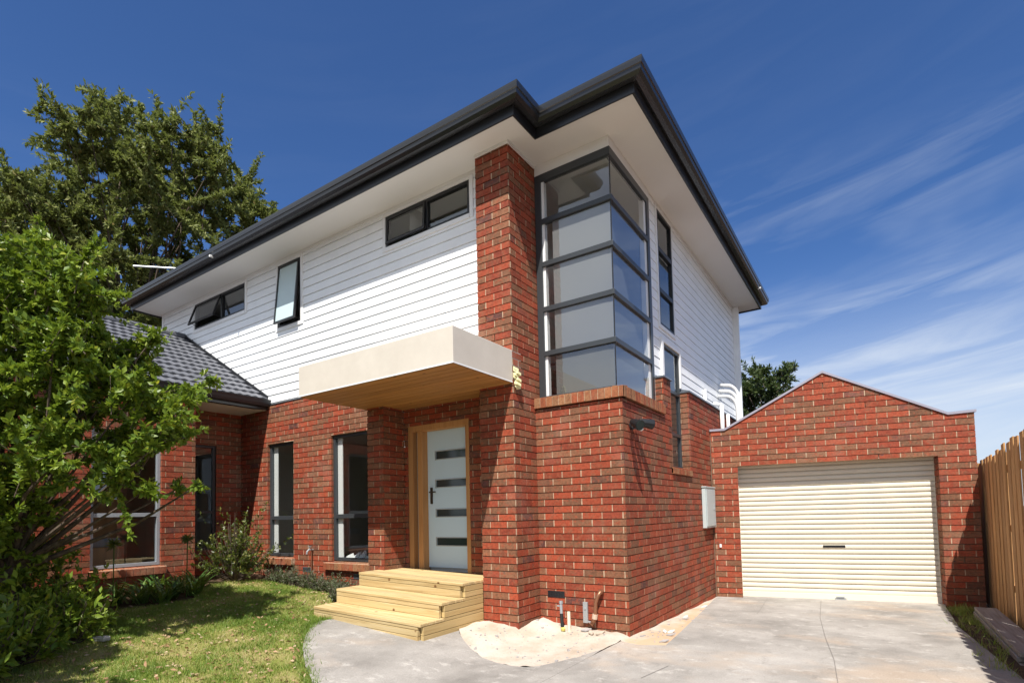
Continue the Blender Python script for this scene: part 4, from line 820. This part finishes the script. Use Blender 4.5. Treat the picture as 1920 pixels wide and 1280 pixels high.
def tree(name, base, clumps, lf, leafmat_, barkmat, per, size, ratio, trunk_r, hub, label, group=None, tw=10, upbias=0.5, flow=(0, 0, 0.0), limb=0.5):
    root = empty(name, base, label, 'tree', group); base = np.array(base, float)
    m = MB(); hub = np.array(hub, float); mid = (base + hub) / 2 + np.array([0.1, -0.05, 0]) * (hub[2] - base[2]) * 0.3
    m.tube([tuple(base - [0, 0, 0.2]), tuple(mid), tuple(hub)], [trunk_r * 1.25, trunk_r, trunk_r * 0.75], 10)
    m.build('trunk', barkmat, root, smooth=True)
    m = MB(); parts = []
    for cx, cy, cz, r in clumps:
        c = np.array([cx, cy, cz]); 
        bend = (hub + c) / 2 + rng.normal(size=3) * np.linalg.norm(c - hub) * 0.07 + np.array([0, 0, -0.06 * np.linalg.norm(c - hub)])
        st = hub + (base - hub) * rng.uniform(0, 0.35); rr = trunk_r * limb
        m.tube([tuple(st), tuple(bend), tuple(c)], [rr, rr * 0.55, rr * 0.16], 6)
        k = max(3, int(tw * (1 if r > 0.3 * np.median([q[3] for q in clumps]) else 0.6)))
        for _ in range(k):
            d = unit(rng.normal(size=3) + np.array([0, 0, upbias]) + np.array(flow)); b0 = c + rng.normal(size=3) * r * 0.30 - d * r * 0.35
            ln = r * rng.uniform(0.75, 1.35); nl = int(per * rng.uniform(0.7, 1.3) * (r / np.mean([q[3] for q in clumps])) ** 1.6) + 4
            parts.append(twig_leaves(b0, d, ln, nl, size, ratio, 0.8)); 
            if r > 0.2: m.tube([tuple(b0), tuple(b0 + d * ln * 0.8)], [rr * 0.14, rr * 0.05], 4)
    m.build('limbs', barkmat, root)
    V, T, I = join(parts); np_mesh('crown', V, T, I, leafmat_, root)
    return root
BIG= [(-18.31, 0.53, 14.76, 1.3), (-19.11, 0.51, 14.35, 1.62), (-21.41, 2.5, 17.52, 1.36), (-20.32, 2.28, 15.77, 2.17), (-17.52, 2.7, 15.73, 1.04), (-19.16, 3.16, 15.48, 1.97), (-18.73, 4.62, 17.21, 0.85), (-17.35, 3.82, 15.02, 1.46), (-19.44, 5.99, 16.12, 1.5), (-17.76, 2.39, 13.24, 2.36), (-18.46, 4.19, 13.97, 2.23), (-18.3, 5.8, 14.02, 1.72), (-17.42, 6.42, 14.35, 0.7), (-18.4, 6.32, 13.38, 1.6), (-21.13, 2.33, 14.64, 2.09), (-22.58, 1.44, 15.15, 1.4), (-19.33, 0.6, 12.35, 1.09), (-20.53, 2.66, 12.7, 2.35), (-20.14, 4.2, 12.81, 2.37), (-17.69, 4.6, 11.81, 1.64), (-18.41, -1.38, 11.99, 0.72), (-23.05, 0.08, 14.0, 1.1), (-19.66, -0.29, 12.22, 1.23), (-19.94, -1.07, 11.6, 0.96), (-22.67, -0.07, 12.59, 1.39), (-20.93, 0.5, 12.28, 1.45), (-20.21, 0.9, 11.46, 1.7), (-21.91, 0.49, 11.81, 1.66), (-17.89, 0.89, 10.03, 1.8), (-20.54, 3.42, 11.11, 2.08), (-18.45, 4.0, 10.97, 1.39), (-18.71, -0.77, 9.63, 1.3), (-21.57, -0.46, 10.93, 1.18), (-22.54, 1.16, 10.63, 2.18), (-18.72, 1.2, 8.91, 1.87), (-21.39, -0.34, 9.25, 1.76), (-18.72, 2.49, 9.12, 1.37), (-21.01, 2.71, 8.48, 1.8), (-21.53, 0.89, 8.5, 2.09), (-19.44, -1.05, 7.21, 1.61), (-21.76, 1.95, 7.4, 1.83), (-21.44, 0.0, 6.38, 1.77)]
SM= [(-0.43, 10.84, 4.8, 0.52), (-0.17, 11.16, 5.22, 0.49), (0.27, 10.43, 4.79, 0.45), (0.03, 11.06, 4.46, 0.66), (-0.44, 11.23, 4.38, 0.57), (0.63, 9.82, 5.06, 0.24), (0.61, 11.32, 5.6, 0.15), (0.13, 10.34, 5.37, 0.14), (-0.48, 10.41, 5.05, 0.18), (0.67, 9.91, 4.57, 0.21), (-0.67, 10.82, 4.12, 0.47), (-0.13, 10.09, 3.81, 0.54)]
FG= [(-5.51, -4.28, 4.5, 0.46), (-4.97, -4.24, 4.55, 0.29), (-4.5, -4.23, 4.13, 0.5), (-5.1, -4.29, 4.02, 0.58), (-4.49, -4.05, 3.95, 0.45), (-4.96, -4.47, 3.59, 0.67), (-4.2, -4.35, 3.35, 0.69), (-4.54, -3.83, 3.4, 0.48), (-4.42, -3.5, 3.52, 0.28), (-4.22, -3.42, 3.67, 0.14), (-4.69, -3.83, 3.28, 0.75), (-4.93, -4.32, 2.98, 0.86), (-4.5, -3.49, 3.23, 0.37), (-3.98, -3.73, 2.89, 0.52), (-4.77, -3.94, 2.73, 0.85), (-4.22, -3.31, 2.87, 0.36), (-4.12, -3.13, 3.01, 0.2), (-4.3, -2.79, 3.27, 0.13), (-5.44, -4.31, 2.52, 0.81), (-4.53, -3.7, 2.43, 0.65), (-3.8, -3.55, 2.38, 0.38), (-3.98, -3.3, 2.54, 0.22), (-4.1, -4.32, 2.17, 0.6), (-4.03, -3.83, 2.06, 0.28), (-3.96, -3.58, 1.9, 0.14), (-4.35, -3.1, 1.93, 0.11), (-3.7, -3.2, 1.93, 0.07), (-5.04, -4.43, 1.9, 0.53), (-5.22, -4.44, 1.28, 0.69), (-5.44, -4.11, 1.13, 0.41), (-5.61, -4.38, 0.68, 0.67), (-5.35, -4.24, 0.61, 0.4), (-5.05, -4.81, 3.85, 0.86), (-5.35, -4.85, 3.12, 1.09), (-5.49, -4.85, 2.3, 1.2), (-4.93, -4.9, 1.47, 1.03), (-5.44, -4.75, 0.63, 1.0)]
FG = [(x, y, z, r * 0.86) for x, y, z, r in FG]
BIG = [(x, y, z - 0.35, r * 0.74) for x, y, z, r in BIG]
BIG = BIG + [(x + rng.normal() * r * 0.5, y + rng.normal() * r * 0.5, z + rng.normal() * r * 0.4, r * 0.7) for x, y, z, r in BIG]
tree('evergreen_tree', (-20.2, 2.4, 0.3), BIG, None, LEAF_BG, BARK, 140, 0.18, 0.37, 0.30, (-20.0, 2.2, 7.5), 'tall dark evergreen tree rising behind the left end of the house', tw=15, upbias=0.55, flow=(0.1, -0.1, 0.1), limb=0.2)
tree('distant_tree', (0.0, 10.8, -0.2), SM, None, LEAF_SM, BARK, 60, 0.14, 0.33, 0.13, (0.0, 10.8, 2.6), 'small bushy tree showing above the garage parapet at the house corner', tw=14, upbias=0.9)
tree('citrus_tree', (-5.30, -4.42, 0.28), FG, None, LEAF_FG, BARK, 125, 0.083, 0.46, 0.085, (-5.32, -4.38, 1.3), 'leafy bright green citrus tree in the left foreground', tw=15, upbias=0.25, flow=(0.15, -0.15, 0), limb=0.4)

tree('shade_tree', (-4.6, -6.6, 0.1), [(a + 0.25 * rng.normal(), b + 0.12 * rng.normal(), 2.75 + 0.35 * rng.normal(), 0.5) for a in np.linspace(-6.0, -2.8, 8) for b in (-5.85, -6.3, -6.75)], None, LEAF_FG, BARK, 80, 0.115, 0.5, 0.07, (-4.6, -6.4, 1.3), 'second citrus tree just outside the left edge that shades the lower left bed', tw=13)
def shrub(name, x, y, h, w, nt_, nl, size, ratio, lm, label, cat='shrub', group=None, up=1.2):
    z = float(gz(x, y)); root = empty(name, (x, y, z), label, cat, group); parts = []; m = MB(); b = np.array([x, y, z])
    for k in range(nt_):
        a = rng.uniform(0, 2 * math.pi); q = rng.uniform(0, 1) ** 0.6; hh = h * rng.uniform(0.45, 1.0) * (1 - 0.45 * q)
        tip = b + np.array([math.cos(a) * w * 0.5 * q, math.sin(a) * w * 0.5 * q, hh]); st = b + (tip - b) * np.array([0.5, 0.5, 0.25])
        d = tip - st; ln = np.linalg.norm(d); m.tube([tuple(b + (st - b) * 0.1), tuple(st), tuple(tip)], [0.010, 0.007, 0.003], 4)
        parts.append(twig_leaves(st, d, ln * 1.05, nl, size, ratio, 0.9))
    m.build('stems', BARK, root); V, T, I = join(parts); np_mesh('foliage', V, T, I, lm, root); return root
shrub('round_shrub', -6.75, -1.08, 1.25, 1.15, 85, 42, 0.062, 0.5, LEAF_SH, 'bushy olive green shrub in the corner where the wing meets the house')
def strap(x, y, n, ln, label, group, wd=0.035):
    z = float(gz(x, y)); root = np.array([x, y, z]); V, T, I = [], [], []
    for k in range(n):
        a = rng.uniform(0, 2 * math.pi); L = ln * rng.uniform(0.6, 1.15); o = np.array([math.cos(a), math.sin(a), 0]); s = np.array([-o[1], o[0], 0]) * wd * 0.5 * rng.uniform(0.7, 1.2); b = root + rng.normal(size=3) * np.array([0.05, 0.05, 0]); i0 = sum(len(v) for v in V); pts = []
        arch = rng.uniform(0.5, 1.3)
        for q in range(6):
            t_ = q / 5; p = b + o * L * 0.75 * t_ + Z3n * (L * (0.95 * t_ - arch * 0.55 * t_ ** 2.2)); w_ = s * (1 - t_ ** 2.5) ; pts += [p - w_, p + w_]
        V.append(np.array(pts)); idv = [rng.random(), rng.random()]
        for q in range(5): T += [[i0 + 2 * q, i0 + 2 * q + 1, i0 + 2 * q + 3], [i0 + 2 * q, i0 + 2 * q + 3, i0 + 2 * q + 2]]; I += [idv, idv]
    o = np_mesh('strappy_plant', np.concatenate(V), np.array(T), np.array(I), LEAF_ST, None, root); o.location = root; WORLD_LOC[o.name] = Vector(root)
    return tag(o, label, 'plant', group)
Z3n = np.array([0, 0, 1.0])
sp = [(-6.35, -3.3), (-6.45, -2.95), (-6.20, -2.75), (-6.55, -2.55), (-6.15, -2.4), (-6.45, -2.15), (-6.6, -1.8), (-6.1, -2.05), (-5.95, -2.55), (-6.75, -2.3)]
for x, y in sp: strap(x, y, 34, 0.52, 'arching green strap leaved plant in the bed under the wide left window', 'strappy plants under the wide left window')
for x, y in ((-6.3, -3.05), (-6.05, -2.2)):
    z = float(gz(x, y)); root = empty('flower_stalk', (x, y, z), 'spent pale flower stalk standing above the strappy plants', 'plant', 'spent flower stalks in the bed'); m = MB(); m.tube([(x, y, z), (x + 0.02, y, z + 0.85)], 0.008, 5); m.build('stem', LEAF_ST, root)
    V, T, I = leaves(np.tile([[x + 0.02, y, z + 0.86]], (60, 1)), rng.normal(size=(60, 3)) + [0, 0, 0.3], 0.11, 0.25); np_mesh('flower_head', V, T, I, LEAF_SH, root)
for k, (x, y) in enumerate([(-6.3, -0.58), (-6.0, -0.55), (-5.72, -0.60), (-5.45, -0.55), (-5.18, -0.58), (-4.9, -0.54), (-4.62, -0.56), (-4.35, -0.72), (-4.1, -0.95)]):
    shrub('low_plant', x, y, 0.30 + 0.06 * rng.random(), 0.42, 40, 26, 0.045, 0.3, LEAF_LV, 'low wispy grey green plant along the wall under the tall windows', 'plant', 'low plants along the front wall')
for k, (x, y, h, w, lab) in enumerate([(-4.75, -4.05, 0.7, 0.9, 'broad dark leafy understorey plant at the lawn edge in the tree shade'), (-4.25, -4.62, 0.8, 1.0, 'dense dark understorey plant below the citrus trunk'), (-5.6, -3.85, 0.8, 1.0, 'dark leafy plant behind the pots in the shaded left bed'), (-3.85, -5.1, 0.7, 1.0, 'dark low foliage at the left edge of the picture under the tree'), (-6.1, -4.3, 1.3, 1.3, 'tall dark shrub against the wing wall behind the citrus tree')]):
    shrub('understorey_plant', x, y, h, w, 60, 26, 0.10, 0.42, LEAF_FG if k != 4 else LEAF_SH, lab, 'plant')
def pot(x, y, h, r, label, material):
    z = float(gz(x, y)); root = empty('plant_pot', (x, y, z), label, 'pot'); m = MB(); m.tube([(x, y, z - 0.01), (x, y, z + h * 0.85)], [r * 0.7, r * 0.95], 18); m.build('bowl', material, root, smooth=False)
    m = MB(); m.tube([(x, y, z + h * 0.85), (x, y, z + h)], [r * 1.08, r * 1.1], 18); m.build('rim', material, root)
pot(-4.95, -4.15, 0.30, 0.17, 'terracotta pot in deep shade under the citrus tree', TERRA)
V, T, I = [], [], []
st_ = MB(); st_.prism([(-4.62, -3.86, 0.255), (-4.48, -3.80, 0.255), (-4.50, -3.72, 0.255), (-4.63, -3.76, 0.255)], (0.01, 0, 0.05)); o = st_.build('edging_stone', PLASTER, None, bevel=0.012); tag(o, 'small pale stone at the shaded lawn edge below the tree', 'stone')

# lawn blades, dry leaves, weeds, rubble
def inside(poly, x, y):
    c = np.zeros(len(x), bool); n = len(poly)
    for i in range(n):
        (x1, y1), (x2, y2) = poly[i], poly[(i + 1) % n]
        c ^= ((y1 > y) != (y2 > y)) & (x < (x2 - x1) * (y - y1) / (y2 - y1 + 1e-12) + x1)
    return c
def blades(name, X, Y, hgt, wid, material, label, zoff=0.0, ids=None):
    n = len(X); P = np.stack([X, Y, gz(X, Y) + zoff], 1); a = rng.uniform(0, 2 * np.pi, n); s = np.stack([np.cos(a), np.sin(a), np.zeros(n)], 1) * (wid * rng.uniform(0.6, 1.3, n))[:, None] * 0.5
    h = hgt * rng.uniform(0.5, 1.3, n); lean = rng.normal(size=(n, 2)) * 0.55; top = P + np.stack([lean[:, 0] * h, lean[:, 1] * h, h], 1)
    V = np.stack([P - s, P + s, top], 1).reshape(-1, 3); T = np.arange(n * 3).reshape(-1, 3)
    idv = np.stack([ids if ids is not None else rng.random(n), rng.random(n)], 1)
    return tag(np_mesh(name, V, T, idv, material), label, None, None, 'stuff')
def vnoise(X, Y, f, seed):
    r_ = np.random.default_rng(seed).random((64, 64)); u_, v_ = X * f % 64, Y * f % 64; i, j = u_.astype(int), v_.astype(int); a, b = u_ - i, v_ - j; a = a * a * (3 - 2 * a); b = b * b * (3 - 2 * b)
    return (r_[i % 64, j % 64] * (1 - a) + r_[(i + 1) % 64, j % 64] * a) * (1 - b) + (r_[i % 64, (j + 1) % 64] * (1 - a) + r_[(i + 1) % 64, (j + 1) % 64] * a) * b
X = rng.uniform(-7.0, -0.9, 300000); Y = rng.uniform(-6.2, -0.6, 300000)
k = inside(LAWN, X, Y); X, Y = X[k], Y[k]
dens = vnoise(X + 50, Y + 50, 1.7, 1) * 0.6 + vnoise(X + 50, Y + 50, 5.5, 2) * 0.4
k = rng.random(len(X)) < np.clip(0.2 + 1.6 * (dens - 0.3), 0.08, 1); X, Y, dens = X[k], Y[k], dens[k]
ids = np.clip(1.12 - dens * 1.25 + rng.normal(size=len(X)) * 0.2, 0, 1)
blades('grass', X, Y, 0.042, 0.0075, GRASS, 'short patchy green lawn grass in front of the house', 0.008, ids)
n = 1500; X = rng.uniform(-6.4, -1.2, n * 4); Y = rng.uniform(-5.5, -0.7, n * 4); k = inside(LAWN, X, Y); X, Y = X[k][:n], Y[k][:n]
A = rng.normal(size=(len(X), 3)) * [1, 1, 0.25]; V, T, I = leaves(np.stack([X, Y, gz(X, Y) + 0.030], 1), A, 0.055, 0.5, 0.35, rng.random(len(X)), 0, 1.5)
tag(np_mesh('fallen_leaves', V, T, I, DRYLEAF), 'dry tan leaves scattered over the lawn', None, None, 'stuff')
X, Y = [], []
for q in range(60):
    t_ = rng.random() ** 1.3; cx, cy = 3.42 + 0.10 * rng.normal() + 0.10 * (1 - t_), 4.65 - 4.9 * t_
    if q % 3 == 0: cx += 0.25 * rng.random()
    nn = rng.integers(8, 26); X += list(cx + rng.normal(size=nn) * 0.035); Y += list(cy + rng.normal(size=nn) * 0.035)
blades('weeds', np.array(X), np.array(Y), 0.11, 0.010, GRASS, 'straggly pale weeds growing along the driveway edge by the fence', 0.0, 0.45 + 0.5 * rng.random(len(X)))
X, Y = [], []
for t_ in np.linspace(0, 1, 60):
    i = t_ * (len(PATHL) - 4); a = PATHL[int(i)]; b = PATHL[int(i) + 1]; f = i - int(i); cx, cy = a[0] + (b[0] - a[0]) * f, a[1] + (b[1] - a[1]) * f
    nn = 26; X += list(cx - 0.02 + rng.normal(size=nn) * 0.035); Y += list(cy + rng.normal(size=nn) * 0.05)
blades('edge_grass', np.array(X), np.array(Y), 0.07, 0.009, GRASS, 'longer grass fringing the curved edge of the concrete path', 0.01, rng.random(len(X)) * 0.5)
V_, T_, I_ = [], [], []
m = MB(); rr = random.Random(3)
for k in range(190):
    x = rr.uniform(-1.7, -0.1); y = rr.uniform(-1.5, -0.1)
    if k > 130: x, y = rr.uniform(0.05, 0.42), rr.uniform(-0.2, 3.4)
    if x < -1.2 and y > -0.6: continue
    s_ = rr.uniform(0.004, 0.016) if k % 6 else rr.uniform(0.014, 0.024); z = float(gz(x, y)) + sand_mound(x, y); a = rr.uniform(0, 3.1); ca, sa = math.cos(a) * s_, math.sin(a) * s_
    m.prism([(x - ca, y - sa, z - 0.004), (x + sa * 0.8, y - ca * 0.7, z - 0.004), (x + ca, y + sa, z - 0.002), (x - sa * 0.6, y + ca * 0.8, z - 0.003)], (0, 0, s_ * 0.8))
tag(m.build('rubble', RUBBLE), 'tiny stone chips scattered over the building sand', None, None, 'stuff')
tl = [(0.33, 0.55, 0.9), (0.40, 0.30, 0.2), (0.27, 0.48, 2.0), (0.44, -0.05, 0.5), (0.16, 1.75, 1.2), (0.20, 1.60, 0.3), (0.13, 2.9, 0.8)]
for k, (x, y, a) in enumerate(tl):
    z = float(gz(x, y)) + sand_mound(x, y); c, s_ = math.cos(a) * 0.055, math.sin(a) * 0.055; m = MB(); m.prism([(x - c, y - s_, z), (x + s_ * 0.5, y - c * 0.5, z + 0.004), (x + c, y + s_, z + 0.02), (x - s_ * 0.45, y + c * 0.5, z + 0.012)], (0, 0, 0.016))
    o = m.build('tile_offcut', [PLASTER, RUBBLE][k % 2], None, bevel=0.002); tag(o, 'pale broken tile offcut lying in the sand strip along the side wall', 'rubble', 'offcuts in the sand strip')
for k, (x, y, a) in enumerate([(-0.50, -0.16, 0.3), (-0.30, -0.18, 1.0), (-0.40, -0.23, 2.2)]):
    z = float(gz(x, y)) + sand_mound(x, y); c, s_ = math.cos(a) * 0.07, math.sin(a) * 0.07; m = MB(); m.prism([(x - c, y - s_, z), (x + s_ * 0.5, y - c * 0.5, z), (x + c, y + s_, z + 0.02), (x - s_ * 0.45, y + c * 0.5, z + 0.012)], (0, 0, 0.022))
    o = m.build('mortar_lump', SAND if k else RUBBLE, None, bevel=0.004); tag(o, 'broken mortar lump in the sand below the copper gas pipe', 'rubble', 'mortar lumps below the gas pipe')
